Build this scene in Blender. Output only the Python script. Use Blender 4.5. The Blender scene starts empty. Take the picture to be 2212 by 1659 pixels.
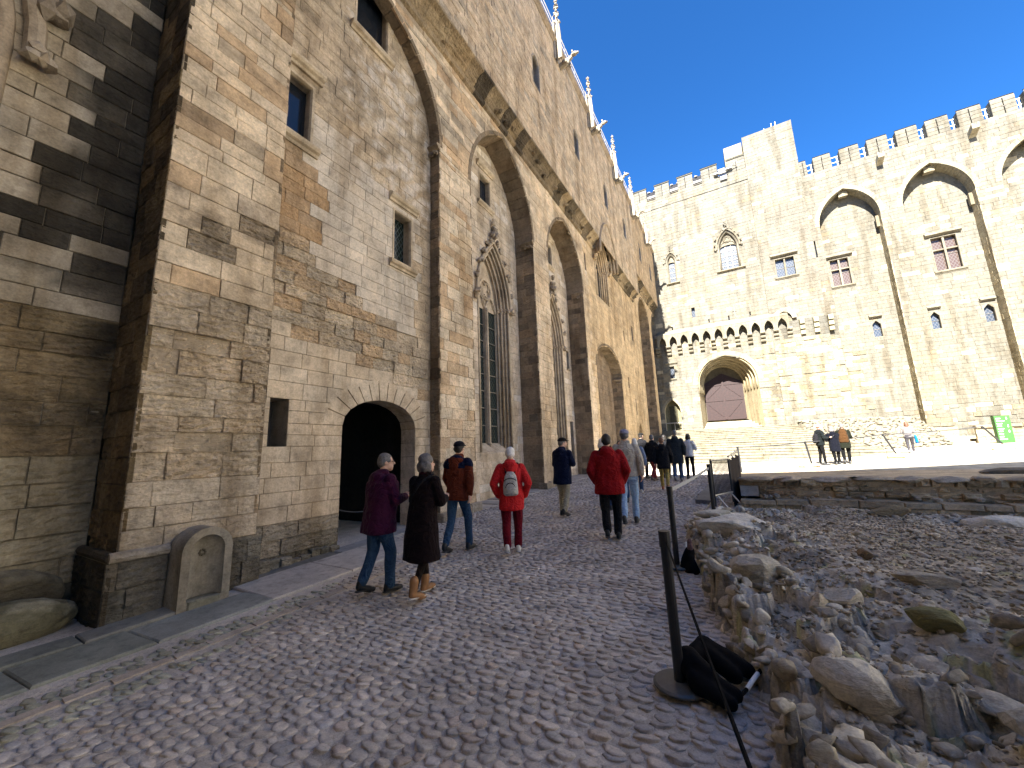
import bpy, bmesh, math, random
import numpy as np
from mathutils import Vector, Matrix

random.seed(11)
rng = np.random.default_rng(11)
sc = bpy.context.scene
COL = sc.collection
R_ = math.radians

# ------------------------------------------------------------------ camera
def _cam_axes():
    a, b, c = 0.5246, 0.1742, -0.0360
    up = np.array([math.sin(c) * math.cos(b), -math.cos(c) * math.cos(b), math.sin(b)])
    up /= np.linalg.norm(up)
    fw = np.array([0, 0, 1.0]) - up[2] * up
    fw /= np.linalg.norm(fw)
    rt = np.cross(fw, up)
    Y = math.cos(a) * fw + math.sin(a) * rt
    X = np.cross(Y, up)
    return np.array([X, Y, up])
RW = _cam_axes()                      # world = RW @ (right, down, forward)
CAM = np.array([0.0, 0.0, 1.6])
cam_d = bpy.data.cameras.new('camera')
cam = bpy.data.objects.new('camera', cam_d)
COL.objects.link(cam)
cam.matrix_world = Matrix(((RW[0][0], -RW[0][1], -RW[0][2], CAM[0]),
                           (RW[1][0], -RW[1][1], -RW[1][2], CAM[1]),
                           (RW[2][0], -RW[2][1], -RW[2][2], CAM[2]),
                           (0, 0, 0, 1)))
cam_d.sensor_width = 36.0
cam_d.lens = 834.0 / 2212 * 36
cam_d.clip_start = 0.05
cam_d.clip_end = 2000
sc.camera = cam

# ------------------------------------------------------------------ sky, sun, exposure
SUN_E, SUN_PHI = 41.0, 0.7            # height, and how far the light swings towards +X while it travels along +Y
world = bpy.data.worlds.new('World')
sc.world = world
world.use_nodes = True
wn = world.node_tree
wn.nodes.clear()
w_out = wn.nodes.new('ShaderNodeOutputWorld')
w_bg = wn.nodes.new('ShaderNodeBackground')
w_sky = wn.nodes.new('ShaderNodeTexSky')
w_sky.sky_type = 'NISHITA'
w_sky.sun_disc = False
w_sky.sun_elevation = R_(SUN_E)
w_sky.sun_rotation = R_(180 + SUN_PHI)
w_sky.altitude = 2500
w_sky.air_density = 1.0
w_sky.dust_density = 0.0
w_sky.ozone_density = 10.0
w_bg.inputs['Strength'].default_value = 0.053
w_hs = wn.nodes.new('ShaderNodeHueSaturation')      # the deep blue of the photograph, the same all round
w_hs.inputs['Saturation'].default_value = 1.12
wn.links.new(w_sky.outputs[0], w_hs.inputs['Color'])
wn.links.new(w_hs.outputs[0], w_bg.inputs['Color'])
wn.links.new(w_bg.outputs[0], w_out.inputs['Surface'])

sun_d = bpy.data.lights.new('sun', 'SUN')
sun_d.energy = 4.8
sun_d.angle = R_(0.5)
sun_d.color = (1.0, 0.96, 0.89)
sun = bpy.data.objects.new('sun', sun_d)
COL.objects.link(sun)
_dir = Vector((math.sin(R_(SUN_PHI)) * math.cos(R_(SUN_E)), math.cos(R_(SUN_PHI)) * math.cos(R_(SUN_E)), -math.sin(R_(SUN_E))))
sun.rotation_euler = _dir.to_track_quat('-Z', 'Y').to_euler()
sun.location = (0, -30, 40)

sc.view_settings.view_transform = 'Standard'
sc.view_settings.look = 'None'
sc.view_settings.gamma = 1
sc.view_settings.exposure = 2.85
sc.view_settings.use_curve_mapping = False
sc.render.engine = 'CYCLES'
sc.cycles.use_denoising = True
sc.cycles.max_bounces = 10
sc.cycles.diffuse_bounces = 8
sc.cycles.transmission_bounces = 4

# ------------------------------------------------------------------ small helpers
def proj(p):
    c = RW.T @ (np.asarray(p, float) - CAM)
    if c[2] < 0.05:
        return None
    return (c[0] / c[2] * 834 / 1106, c[1] / c[2] * 834 / 829.5, c[2])
def in_view(p, m=1.06):
    q = proj(p)
    return q is not None and abs(q[0]) < m and abs(q[1]) < m
def lerp(a, b, t):
    return a + (b - a) * t
def sstep(a, b, x):
    t = min(1, max(0, (x - a) / (b - a)))
    return t * t * (3 - 2 * t)
def col(c, v=0.08, e=None):
    k = 1 + random.uniform(-v, v)
    j = random.uniform(-v * .25, v * .25)
    return (c[0] * k * (1 + j), c[1] * k, c[2] * k * (1 - j), (c[3] if len(c) > 3 else 0.3) if e is None else e)

class MB:
    """collects pieces with a tint per vertex and links them as one mesh"""
    def __init__(s):
        s.V, s.F, s.T = [], [], []
        s.n = 0
    def add(s, v, f, t=(1, 1, 1, .3)):
        v = np.asarray(v, float).reshape(-1, 3)
        s.V.append(v)
        n = s.n
        s.F.extend([tuple(i + n for i in q) for q in f])
        t = np.asarray(t, float)
        if t.ndim == 1:
            t = np.tile(t if len(t) == 4 else np.append(t, .3), (len(v), 1))
        s.T.append(t)
        s.n += len(v)
        return s
    def build(s, name, mat, parent=None, kind=None, smooth=False, local=False, label=None):
        me = bpy.data.meshes.new(name)
        V = np.concatenate(s.V) if s.V else np.zeros((0, 3))
        me.from_pydata(V.tolist(), [], s.F)
        if s.T:
            at = me.color_attributes.new('tint', 'FLOAT_COLOR', 'POINT')
            at.data.foreach_set('color', np.concatenate(s.T).astype(np.float32).ravel())
        return link(name, me, mat, parent, kind, smooth, local, label)

def link(name, me, mat, parent=None, kind=None, smooth=False, local=False, label=None):
    if mat is not None and not me.materials:
        me.materials.append(mat)
    if smooth:
        me.polygons.foreach_set('use_smooth', [True] * len(me.polygons))
    o = bpy.data.objects.new(name, me)
    COL.objects.link(o)
    if parent is not None:
        o.parent = parent
        if not local and parent.type == 'EMPTY':
            o.matrix_parent_inverse = parent.matrix_basis.inverted()
    if kind:
        o['kind'] = kind
    if label:
        o['label'] = label
    return o

def tag(o, label, cat, group=None):
    o['label'] = label
    o['category'] = cat
    if group:
        o['group'] = group
    return o
def thing(name, label, cat, loc=(0, 0, 0), rz=0, group=None):
    o = bpy.data.objects.new(name, None)
    COL.objects.link(o)
    o.empty_display_size = .2
    o.matrix_basis = Matrix.Translation(loc) @ Matrix.Rotation(rz, 4, 'Z')
    return tag(o, label, cat, group)
def copy_tree(o, parent=None):
    c = o.copy()
    COL.objects.link(c)
    if parent is not None:
        c.parent = parent
    for ch in list(o.children):
        copy_tree(ch, c)
    return c

BOXF = [(0, 3, 2, 1), (4, 5, 6, 7), (0, 1, 5, 4), (1, 2, 6, 5), (2, 3, 7, 6), (3, 0, 4, 7)]
def box_v(x0, x1, y0, y1, z0, z1):
    return [(x0, y0, z0), (x1, y0, z0), (x1, y1, z0), (x0, y1, z0), (x0, y0, z1), (x1, y0, z1), (x1, y1, z1), (x0, y1, z1)]
def tube_vf(pts, r, n=8, closed=False, flat=1.0, cap=True):
    """sweeps an n-gon along a polyline; r may be a list"""
    P = [Vector(p) for p in pts]
    m = len(P)
    rr = r if hasattr(r, '__len__') else [r] * m
    V, F = [], []
    ref = None
    for i in range(m):
        if closed:
            t = P[(i + 1) % m] - P[i - 1]
        else:
            t = P[min(i + 1, m - 1)] - P[max(i - 1, 0)]
        t.normalize()
        if ref is None:
            ref = Vector((0, 0, 1)) if abs(t.z) < .9 else Vector((0, 1, 0))
        b = t.cross(ref)
        if b.length < 1e-4:
            b = t.orthogonal()
        b.normalize()
        ref = b.cross(t).normalized()
        for k in range(n):
            a = 2 * math.pi * k / n
            V.append(P[i] + b * (math.cos(a) * rr[i]) + ref * (math.sin(a) * rr[i] * flat))
    for i in range(m if closed else m - 1):
        for k in range(n):
            a, b2 = i * n + k, i * n + (k + 1) % n
            c, d = ((i + 1) % m) * n + (k + 1) % n, ((i + 1) % m) * n + k
            F.append((a, b2, c, d))
    if cap and not closed:
        F.append(tuple(range(n - 1, -1, -1)))
        F.append(tuple((m - 1) * n + k for k in range(n)))
    return [tuple(v) for v in V], F

# icospheres used for pebbles, leaves, rubble
def _ico(sub):
    bm = bmesh.new()
    bmesh.ops.create_icosphere(bm, subdivisions=sub, radius=1)
    v = np.array([q.co[:] for q in bm.verts])
    f = [tuple(w.index for w in q.verts) for q in bm.faces]
    bm.free()
    return v, f
ICO1, ICO2, ICO3 = _ico(1), _ico(2), _ico(3)
def rot_z(a):
    return np.array([[math.cos(a), -math.sin(a), 0], [math.sin(a), math.cos(a), 0], [0, 0, 1]])
def rand_rot():
    q = rng.normal(size=4)
    q /= np.linalg.norm(q)
    w, x, y, z = q
    return np.array([[1 - 2 * (y * y + z * z), 2 * (x * y - z * w), 2 * (x * z + y * w)],
                     [2 * (x * y + z * w), 1 - 2 * (x * x + z * z), 2 * (y * z - x * w)],
                     [2 * (x * z - y * w), 2 * (y * z + x * w), 1 - 2 * (x * x + y * y)]])
def rock_vf(c, size, ico=ICO2, jag=.25, cuts=5, rz=None):
    """an angular stone: a sphere cut by random planes, squashed to size"""
    v = ico[0].copy()
    for _ in range(cuts):
        n = rng.normal(size=3)
        n /= np.linalg.norm(n)
        d = rng.uniform(.45, .85)
        h = v @ n - d
        v -= np.outer(np.maximum(h, 0), n)
    v += rng.normal(scale=jag * .12, size=v.shape)
    v = v * np.asarray(size)
    v = v @ rot_z(rng.uniform(0, 6.28) if rz is None else rz).T
    return v + np.asarray(c), ico[1]
def blob_vf(c, size, ico=ICO1, jag=.15):
    v = ico[0] * (1 + rng.normal(scale=jag, size=(len(ico[0]), 1)))
    return v * np.asarray(size) + np.asarray(c), ico[1]

# ------------------------------------------------------------------ materials
def new_mat(name):
    m = bpy.data.materials.new(name)
    m.use_nodes = True
    nt = m.node_tree
    b = nt.nodes['Principled BSDF']
    return m, nt, b
def N(nt, t, **k):
    n = nt.nodes.new(t)
    for a, v in k.items():
        if a in n.inputs:
            n.inputs[a].default_value = v
        else:
            setattr(n, a, v)
    return n
def mix_mul(nt, a, b, fac=1.0):
    m = nt.nodes.new('ShaderNodeMix')
    m.data_type = 'RGBA'
    m.blend_type = 'MULTIPLY'
    m.inputs[0].default_value = fac
    nt.links.new(a, m.inputs[6])
    nt.links.new(b, m.inputs[7])
    return m.outputs[2]
def ramp(nt, src, stops):
    r = nt.nodes.new('ShaderNodeValToRGB')
    e = r.color_ramp.elements
    while len(e) < len(stops):
        e.new(0.5)
    for q, (p, c) in zip(e, stops):
        q.position = p
        q.color = (c, c, c, 1) if not hasattr(c, '__len__') else (*c, 1)
    nt.links.new(src, r.inputs[0])
    return r.outputs[0]
def pos_node(nt, scale=None):
    g = nt.nodes.new('ShaderNodeNewGeometry')
    if scale is None:
        return g.outputs['Position']
    m = nt.nodes.new('ShaderNodeMapping')
    m.inputs['Scale'].default_value = scale
    nt.links.new(g.outputs['Position'], m.inputs[0])
    return m.outputs[0]
def stone_mat(name, rough=.9, streak=True, lo=.68, hi=1.22, bump=.6, dist=.02, pits=True, fine=34, mid=7, tone=None):
    m, nt, b = new_mat(name)
    L = nt.links.new
    at = N(nt, 'ShaderNodeAttribute', attribute_name='tint')
    p = pos_node(nt)
    n1 = N(nt, 'ShaderNodeTexNoise', Scale=1.7, Detail=7.0, Roughness=.62)
    n2 = N(nt, 'ShaderNodeTexNoise', Scale=float(fine), Detail=5.0, Roughness=.7)
    n3 = N(nt, 'ShaderNodeTexNoise', Scale=float(mid), Detail=9.0, Roughness=.65)
    for n in (n1, n2, n3):
        L(p, n.inputs['Vector'])
    c = mix_mul(nt, at.outputs['Color'], ramp(nt, n1.outputs[0], [(.3, lo), (.7, hi)]))
    c = mix_mul(nt, c, ramp(nt, n3.outputs[0], [(.30, .66), (.48, 1.0), (.75, 1.16)]))
    c = mix_mul(nt, c, ramp(nt, n2.outputs[0], [(.3, .76), (.7, 1.16)]))
    if streak:
        n4 = N(nt, 'ShaderNodeTexNoise', Scale=1.0, Detail=6.0, Roughness=.6)
        L(pos_node(nt, (1.6, 1.6, .22)), n4.inputs['Vector'])
        c = mix_mul(nt, c, ramp(nt, n4.outputs[0], [(.36, (.70, .66, .6)), (.52, (1, 1, 1)), (.72, (1.08, 1.05, 1.0))]))
    if tone:
        tn = N(nt, 'ShaderNodeRGB')
        tn.outputs[0].default_value = (*tone, 1)
        c = mix_mul(nt, c, tn.outputs[0])
    L(c, b.inputs['Base Color'])
    b.inputs['Roughness'].default_value = rough
    b.inputs['Specular IOR Level'].default_value = .25
    # relief: worn stone, deeper where the alpha of the tint says the face is eroded
    vo = N(nt, 'ShaderNodeTexVoronoi', Scale=16.0)
    L(p, vo.inputs['Vector'])
    nb = N(nt, 'ShaderNodeTexNoise', Scale=5.0, Detail=11.0, Roughness=.68, Distortion=.6)
    L(pos_node(nt, (1.0, 1.0, 3.2)), nb.inputs['Vector'])
    a1 = N(nt, 'ShaderNodeMath', operation='MULTIPLY_ADD')
    L(nb.outputs[0], a1.inputs[0])
    a1.inputs[1].default_value = 1.0
    pit = N(nt, 'ShaderNodeMath', operation='MULTIPLY')
    L(vo.outputs['Distance'], pit.inputs[0])
    pit.inputs[1].default_value = .35 if pits else 0.0
    L(pit.outputs[0], a1.inputs[2])
    bp = nt.nodes.new('ShaderNodeBump')
    bp.inputs['Distance'].default_value = dist * 3.2
    L(a1.outputs[0], bp.inputs['Height'])
    ms = N(nt, 'ShaderNodeMath', operation='MULTIPLY')
    L(at.outputs['Alpha'], ms.inputs[0])
    ms.inputs[1].default_value = bump * 1.6
    L(ms.outputs[0], bp.inputs['Strength'])
    b2 = nt.nodes.new('ShaderNodeBump')
    b2.inputs['Distance'].default_value = dist * .35
    b2.inputs['Strength'].default_value = bump * .6
    L(n2.outputs[0], b2.inputs['Height'])
    L(bp.outputs[0], b2.inputs['Normal'])
    L(b2.outputs[0], b.inputs['Normal'])
    return m
def plain_mat(name, c, rough=.6, metal=0., var=.12, scale=30., bump=0., spec=.4, tinted=False, cloth=False):
    m, nt, b = new_mat(name)
    L = nt.links.new
    p = nt.nodes.new('ShaderNodeTexCoord').outputs['Object']
    n = N(nt, 'ShaderNodeTexNoise', Scale=float(scale), Detail=6.0, Roughness=.6)
    L(p, n.inputs['Vector'])
    rgb = N(nt, 'ShaderNodeRGB')
    rgb.outputs[0].default_value = (*c, 1)
    src = rgb.outputs[0]
    if tinted:
        src = N(nt, 'ShaderNodeAttribute', attribute_name='tint').outputs['Color']
    L(mix_mul(nt, src, ramp(nt, n.outputs[0], [(.3, 1 - var), (.7, 1 + var)])), b.inputs['Base Color'])
    b.inputs['Roughness'].default_value = rough
    b.inputs['Metallic'].default_value = metal
    b.inputs['Specular IOR Level'].default_value = spec
    if cloth:
        b.inputs['Sheen Weight'].default_value = .02
        b.inputs['Sheen Roughness'].default_value = .5
        n2 = N(nt, 'ShaderNodeTexNoise', Scale=9.0, Detail=3.0, Roughness=.5, Distortion=1.5)
        L(p, n2.inputs['Vector'])
        bq = nt.nodes.new('ShaderNodeBump')
        bq.inputs['Distance'].default_value = .07
        bq.inputs['Strength'].default_value = .75
        L(n2.outputs[0], bq.inputs['Height'])
        L(bq.outputs[0], b.inputs['Normal'])
    elif bump:
        bp = nt.nodes.new('ShaderNodeBump')
        bp.inputs['Distance'].default_value = .01
        bp.inputs['Strength'].default_value = bump
        L(n.outputs[0], bp.inputs['Height'])
        L(bp.outputs[0], b.inputs['Normal'])
    return m
WARM = (1.06, 1.02, .98)  # warms the shaded stone, offsetting blue skylight in its colour
M_STONE = stone_mat('limestone_wall', tone=WARM, bump=.85)
M_FAR = stone_mat('limestone_dimmed_for_sun', lo=.86, hi=1.12, bump=.35, streak=True, tone=(.88, .88, .85))  # copy of the limestone for the sunny side, darkened in tone
M_CARVED = stone_mat('carved_limestone', streak=True, bump=.25, pits=False, tone=WARM)
M_COBBLE = stone_mat('river_cobble', rough=.72, streak=False, bump=.5, dist=.006, lo=.7, hi=1.2, pits=False, fine=90, mid=22, tone=(1.06, 1.0, 1.0))
M_BED = stone_mat('street_bedding', streak=False, bump=.8, dist=.008, fine=120, mid=30, tone=(1.06, 1.0, 1.0))
M_ROCK = stone_mat('bare_limestone', streak=False, bump=.7, dist=.010, fine=60, mid=12, lo=.6, hi=1.25, tone=(1.14, 1.02, .86))
M_SAND = stone_mat('court_sand', streak=False, bump=.5, dist=.01, fine=60, mid=3)
M_SLAB = stone_mat('pavement_slab', streak=False, bump=.35, dist=.008, lo=.7, hi=1.15, pits=False, rough=.75, fine=80, mid=9, tone=(1.04, 1.0, .98))
M_BLACK = plain_mat('black_painted_metal', (.012, .012, .014), rough=.42, var=.3, scale=14, bump=.1)
M_STEEL = plain_mat('brushed_steel', (.5, .49, .46), rough=.38, metal=.85, var=.15, scale=40)
M_WHITE = plain_mat('white_paint', (.78, .78, .76), rough=.5)
M_IRON = plain_mat('dark_iron', (.05, .05, .055), rough=.5, metal=.3)
M_CLOTHBLACK = plain_mat('black_canvas', (.006, .0055, .006), rough=.95, var=.25, scale=30, spec=.1, bump=.35)
M_BELT = plain_mat('grey_belt', (.33, .33, .32), rough=.8, var=.1)
M_DARKROOM = plain_mat('painted_dark_interior', (.06, .055, .05), rough=.95)  # darkness behind openings put into the colour of a flat sheet
M_TINTED = plain_mat('painted_surface', (1, 1, 1), rough=.6, tinted=True)

def lattice_mat(name, c, lead, sc_=9.0, w=.16):
    m, nt, b = new_mat(name)
    L = nt.links.new
    g = pos_node(nt)
    sp = nt.nodes.new('ShaderNodeSeparateXYZ')
    L(g, sp.inputs[0])
    s = N(nt, 'ShaderNodeMath', operation='ADD')
    L(sp.outputs[0], s.inputs[0])
    L(sp.outputs[1], s.inputs[1])
    lines = []
    for op in ('ADD', 'SUBTRACT'):
        q = N(nt, 'ShaderNodeMath', operation=op)
        L(s.outputs[0], q.inputs[0])
        z = N(nt, 'ShaderNodeMath', operation='MULTIPLY')
        L(sp.outputs[2], z.inputs[0])
        z.inputs[1].default_value = .62
        L(z.outputs[0], q.inputs[1])
        k = N(nt, 'ShaderNodeMath', operation='MULTIPLY')
        L(q.outputs[0], k.inputs[0])
        k.inputs[1].default_value = sc_
        f = N(nt, 'ShaderNodeMath', operation='FRACT')
        L(k.outputs[0], f.inputs[0])
        t = N(nt, 'ShaderNodeMath', operation='LESS_THAN')
        L(f.outputs[0], t.inputs[0])
        t.inputs[1].default_value = w
        lines.append(t.outputs[0])
    mx = N(nt, 'ShaderNodeMath', operation='MAXIMUM')
    L(lines[0], mx.inputs[0])
    L(lines[1], mx.inputs[1])
    mi = nt.nodes.new('ShaderNodeMix')
    mi.data_type = 'RGBA'
    L(mx.outputs[0], mi.inputs[0])
    mi.inputs[6].default_value = (*c, 1)
    mi.inputs[7].default_value = (*lead, 1)
    L(mi.outputs[2], b.inputs['Base Color'])
    b.inputs['Roughness'].default_value = .22
    n = N(nt, 'ShaderNodeTexNoise', Scale=7.0)
    L(g, n.inputs['Vector'])
    bp = nt.nodes.new('ShaderNodeBump')
    bp.inputs['Distance'].default_value = .02
    bp.inputs['Strength'].default_value = .35
    L(n.outputs[0], bp.inputs['Height'])
    L(bp.outputs[0], b.inputs['Normal'])
    return m
M_LEAD = lattice_mat('leaded_glass', (.008, .016, .017), (.05, .06, .055))
M_LEADFAR = lattice_mat('leaded_glass_sunlit', (.035, .045, .062), (.085, .09, .1), 5.0, .2)
M_LEADRED = lattice_mat('leaded_glass_brown', (.065, .042, .034), (.10, .085, .075), 5.0, .2)
M_PANE = plain_mat('dark_window_glass', (.012, .016, .024), rough=.12, var=.2, scale=4, spec=.6)

# ------------------------------------------------------------------ masonry
class Frame:
    """a wall plane: u runs to the right, z up, d towards the viewer"""
    def __init__(s, o, u, n):
        s.o, s.u, s.n = np.array(o, float), np.array(u, float), np.array(n, float)
    def P(s, u, z, d=0.0):
        return s.o + s.u * u + s.n * d + np.array([0, 0, z])
    def PP(s, a):
        a = np.asarray(a, float)
        return s.o + a[:, :1] * s.u + a[:, 2:3] * s.n + a[:, 1:2] * np.array([0, 0, 1.0])
class Rect:
    def __init__(s, u0, u1, z0, z1):
        s.u0, s.u1, s.z0, s.z1 = u0, u1, z0, z1
    def iv(s, z):
        return (s.u0, s.u1) if s.z0 <= z <= s.z1 else None
    def breaks(s):
        return [s.z0, s.z1]
class Arch:
    """opening with jambs to the springing and a pointed, round or flat arch above"""
    def __init__(s, u0, u1, z0, zs, rise):
        s.u0, s.u1, s.z0, s.zs, s.rise = u0, u1, z0, zs, rise
        s.c, s.w, s.z1 = (u0 + u1) / 2, (u1 - u0) / 2, zs + rise
    def half(s, z, off=0.0):
        t = z - s.zs
        w = s.w + off
        if t <= 0:
            return w
        if s.rise >= s.w * .999:
            R = (s.rise ** 2 + s.w ** 2) / (2 * s.w)
            k = R - s.w
            R += off
            return max(0, math.sqrt(max(0, R * R - t * t)) - k)
        r = s.rise + off
        return w * math.sqrt(max(0, 1 - (t / r) ** 2))
    def top(s, off=0.0):
        if s.rise >= s.w * .999:
            R = (s.rise ** 2 + s.w ** 2) / (2 * s.w)
            k = R - s.w
            return s.zs + math.sqrt(max(0, (R + off) ** 2 - k * k))
        return s.zs + s.rise + off
    def iv(s, z):
        if not s.z0 <= z <= s.z1:
            return None
        h = s.half(z)
        return (s.c - h, s.c + h)
    def breaks(s):
        return [s.z0, s.zs, s.z1]
    def path(s, off=0.0, n=10, z0=None):
        """left foot, springing, apex, springing, right foot of the curve moved outwards by off"""
        zt = s.top(off)
        pts = []
        for i in range(n + 1):
            a = i / n * math.pi / 2
            z = s.zs + (zt - s.zs) * math.sin(a)
            pts.append((s.c - s.half(z, off), z))
        pts[-1] = (s.c, zt)
        pts += [(2 * s.c - u, z) for u, z in pts[-2::-1]]
        if z0 is not None:
            pts = [(pts[0][0], z0)] + pts + [(pts[-1][0], z0)]
        return pts

def levels(z0, z1, h, breaks):
    b = sorted({z0, z1} | {x for x in breaks if z0 + .07 < x < z1 - .07})
    keep = [b[0]]
    for x in b[1:-1]:
        if x - keep[-1] > .09 and z1 - x > .05:
            keep.append(x)
    keep.append(z1)
    out = [z0]
    for a, c in zip(keep, keep[1:]):
        hh = h(0.5 * (a + c)) if callable(h) else h
        n = max(1, round((c - a) / hh))
        cuts = np.linspace(a, c, n + 1)[1:]
        if n > 1:
            cuts[:-1] += rng.uniform(-.12, .12, n - 1) * (c - a) / n
        out += list(cuts)
    return out
def free(U0, U1, z0, z1, ops):
    """free stretches of a course: (left at z0, left at z1, right at z0, right at z1)"""
    e = 1e-3
    edges = []
    for o in ops:
        a, b = o.iv(z0 + e), o.iv(z1 - e)
        if a is None and b is None:
            continue
        a = a or b if a is None else a
        b = b or a
        if isinstance(o, Arch) and o.z1 <= z1 + e and o.iv(z1 - e) is None:
            b = (o.c, o.c)
        edges.append((a[0], b[0], a[1], b[1]))
    edges.sort()
    out, l0, l1 = [], U0, U0
    for a0, b0, a1, b1 in edges:
        r0, r1 = min(a0, U1), min(b0, U1)
        if r0 - l0 > .01 or r1 - l1 > .01:
            out.append((l0, l1, max(r0, l0), max(r1, l1)))
        l0, l1 = max(l0, a1), max(l1, b1)
    if U1 - l0 > .01 or U1 - l1 > .01:
        out.append((l0, l1, max(U1, l0), max(U1, l1)))
    return out

def wear(u, z, dj, p1, p2):
    """weathering that eats a soft stone away in level bands"""
    a = math.sin(z * 85 + 3 * math.sin(u * 9 + p1) + p2) + .8 * math.sin(z * 47 + 2.2 * math.sin(u * 17 + p2)) + .7 * math.sin(u * 31 + z * 20 + p1)
    return min(.028, max(0, .45 + a * .42) * dj * 1.1)
class Masonry:
    """collects the stones of one building; the largest in view become parts, the rest one mesh"""
    def __init__(s):
        s.blocks, s.back = [], MB()
    def wall(s, fr, U0, U1, Z0, Z1, ops=(), h=.27, w=(.35, .75), joint=.007, tint=None, djit=.004, chamfer=.007, back=.034, depth=.05, backtint=(.36, .30, .22, .3), vt=None):
        """tint(u, z) -> rgba or (rgba, djit) for one stone"""
        zs = levels(Z0, Z1, h, [b for o in ops for b in o.breaks()])
        for z0, z1 in zip(zs, zs[1:]):
            for l0, l1, r0, r1 in free(U0, U1, z0, z1, ops):
                bt = np.array([(l0, z0, -back), (r0, z0, -back), (r1, z1, -back), (l1, z1, -back)])
                s.back.add(fr.PP(bt), [(0, 1, 2, 3)], backtint)
                L, Rr = (l0 + l1) / 2, (r0 + r1) / 2
                ww = w((L + Rr) / 2, z0) if callable(w) else w
                cuts = [0.0]
                x = L - rng.uniform(0, ww[0])
                while True:
                    x += rng.uniform(*ww)
                    if x > Rr - ww[0] * .45:
                        break
                    if x < L + ww[0] * .35:
                        continue
                    cuts.append((x - L) / max(1e-6, Rr - L))
                cuts.append(1.0)
                for t0, t1 in zip(cuts, cuts[1:]):
                    q = [(lerp(l0, r0, t0), z0), (lerp(l0, r0, t1), z0), (lerp(l1, r1, t1), z1), (lerp(l1, r1, t0), z1)]
                    if len(cuts) > 2:                       # inner joints are plumb
                        m0 = (q[0][0] + q[3][0]) / 2 if t0 > 0 else None
                        m1 = (q[1][0] + q[2][0]) / 2 if t1 < 1 else None
                        if m0 is not None:
                            q[0], q[3] = (m0, z0), (m0, z1)
                        if m1 is not None:
                            q[1], q[2] = (m1, z0), (m1, z1)
                    j = joint / 2
                    q = [(q[0][0] + j, z0 + j), (q[1][0] - j, z0 + j), (q[2][0] - j, z1 - j), (q[3][0] + j, z1 - j)]
                    if q[1][0] - q[0][0] < .004 and q[2][0] - q[3][0] < .004:
                        continue
                    uc, zc = sum(p[0] for p in q) / 4, (z0 + z1) / 2
                    t = tint(uc, zc) if tint else (.42, .35, .25, .3)
                    dj = djit
                    if len(t) == 2:
                        t, dj = t
                    s.block(fr, q, rng.uniform(-dj, dj), t, min(chamfer, (z1 - z0) * .2), depth, dj, vt)
    def block(s, fr, q, d, t, c, depth, dj=0.006, vt=None):
        uc, zc = sum(p[0] for p in q) / 4, sum(p[1] for p in q) / 4
        P = fr.P(uc, zc)
        v = CAM - P
        D = np.linalg.norm(v)
        a = max(0, float(v @ fr.n)) / D * (q[1][0] - q[0][0]) * (q[2][1] - q[1][1]) / D ** 2 if in_view(P) else 0
        s.blocks.append((a, D, fr, q, d, t, c, depth, dj, vt))
    @staticmethod
    def geo(b):
        a, D, fr, q, d, t, c, depth, dj, vt = b
        def corner(k, du, dz, dd):
            return (q[k][0] + du, q[k][1] + dz, dd)
        W = max(0, min(q[1][0] - q[0][0], q[2][0] - q[3][0]))
        cu = min(c, W * .2)
        if D < 15 and a > 0:
            # worn arris and uneven face
            amp = max(.002, dj * .55)
            jb = lambda s_: rng.uniform(-s_, s_)
            sg = ((1, 1), (-1, 1), (-1, -1), (1, -1))
            V = [corner(k, 0, 0, -depth) for k in range(4)] + [corner(k, 0, 0, d - c) for k in range(4)]
            worn = dj >= .012 and D < 9
            nx = (12 if W > .3 else 8) if worn else 4 if W > .3 else 3
            nz = 7 if worn else 2
            p1, p2 = rng.uniform(0, 6.3, 2)
            for iz in range(nz + 1):
                tz = iz / nz
                lu = lerp(q[0][0], q[3][0], tz) + cu
                ru = lerp(q[1][0], q[2][0], tz) - cu
                zz = lerp(q[0][1] + c, q[3][1] - c, tz)
                for ix in range(nx + 1):
                    e = (ix in (0, nx)) + (iz in (0, nz))
                    V.append((lerp(lu, ru, ix / nx) + (jb(cu * .5) if e else jb(.01)), zz + jb(c * .5), d + (jb(amp * .5) - wear(lerp(lu, ru, ix / nx), zz, dj, p1, p2) if worn else jb(amp)) - (rng.uniform(0, 1) ** 2 * min(dj * .7, c) if e == 2 else 0)))
            g = lambda ix, iz: 8 + iz * (nx + 1) + ix
            F = [(0, 1, 5, 4), (1, 2, 6, 5), (2, 3, 7, 6), (3, 0, 4, 7)]
            for iz in range(nz):
                for ix in range(nx):
                    F.append((g(ix, iz), g(ix + 1, iz), g(ix + 1, iz + 1), g(ix, iz + 1)))
            F.append((4, 5) + tuple(g(ix, 0) for ix in range(nx, -1, -1)))
            F.append((5, 6) + tuple(g(nx, iz) for iz in range(nz, -1, -1)))
            F.append((6, 7) + tuple(g(ix, nz) for ix in range(0, nx + 1)))
            F.append((7, 4) + tuple(g(0, iz) for iz in range(0, nz + 1)))
            return fr.PP(np.array(V)), F, (t if vt is None else [vt(v[0], v[1], t) for v in V])
        V = [corner(k, 0, 0, -depth) for k in range(4)] + [corner(k, 0, 0, d - c) for k in range(4)]
        V += [corner(0, cu, c, d), corner(1, -cu, c, d), corner(2, -cu, -c, d), corner(3, cu, -c, d)]
        F = [(0, 1, 5, 4), (1, 2, 6, 5), (2, 3, 7, 6), (3, 0, 4, 7), (4, 5, 9, 8), (5, 6, 10, 9), (6, 7, 11, 10), (7, 4, 8, 11), (8, 9, 10, 11)]
        return fr.PP(np.array(V)), F, (t if vt is None else [vt(v[0], v[1], t) for v in V])
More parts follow.
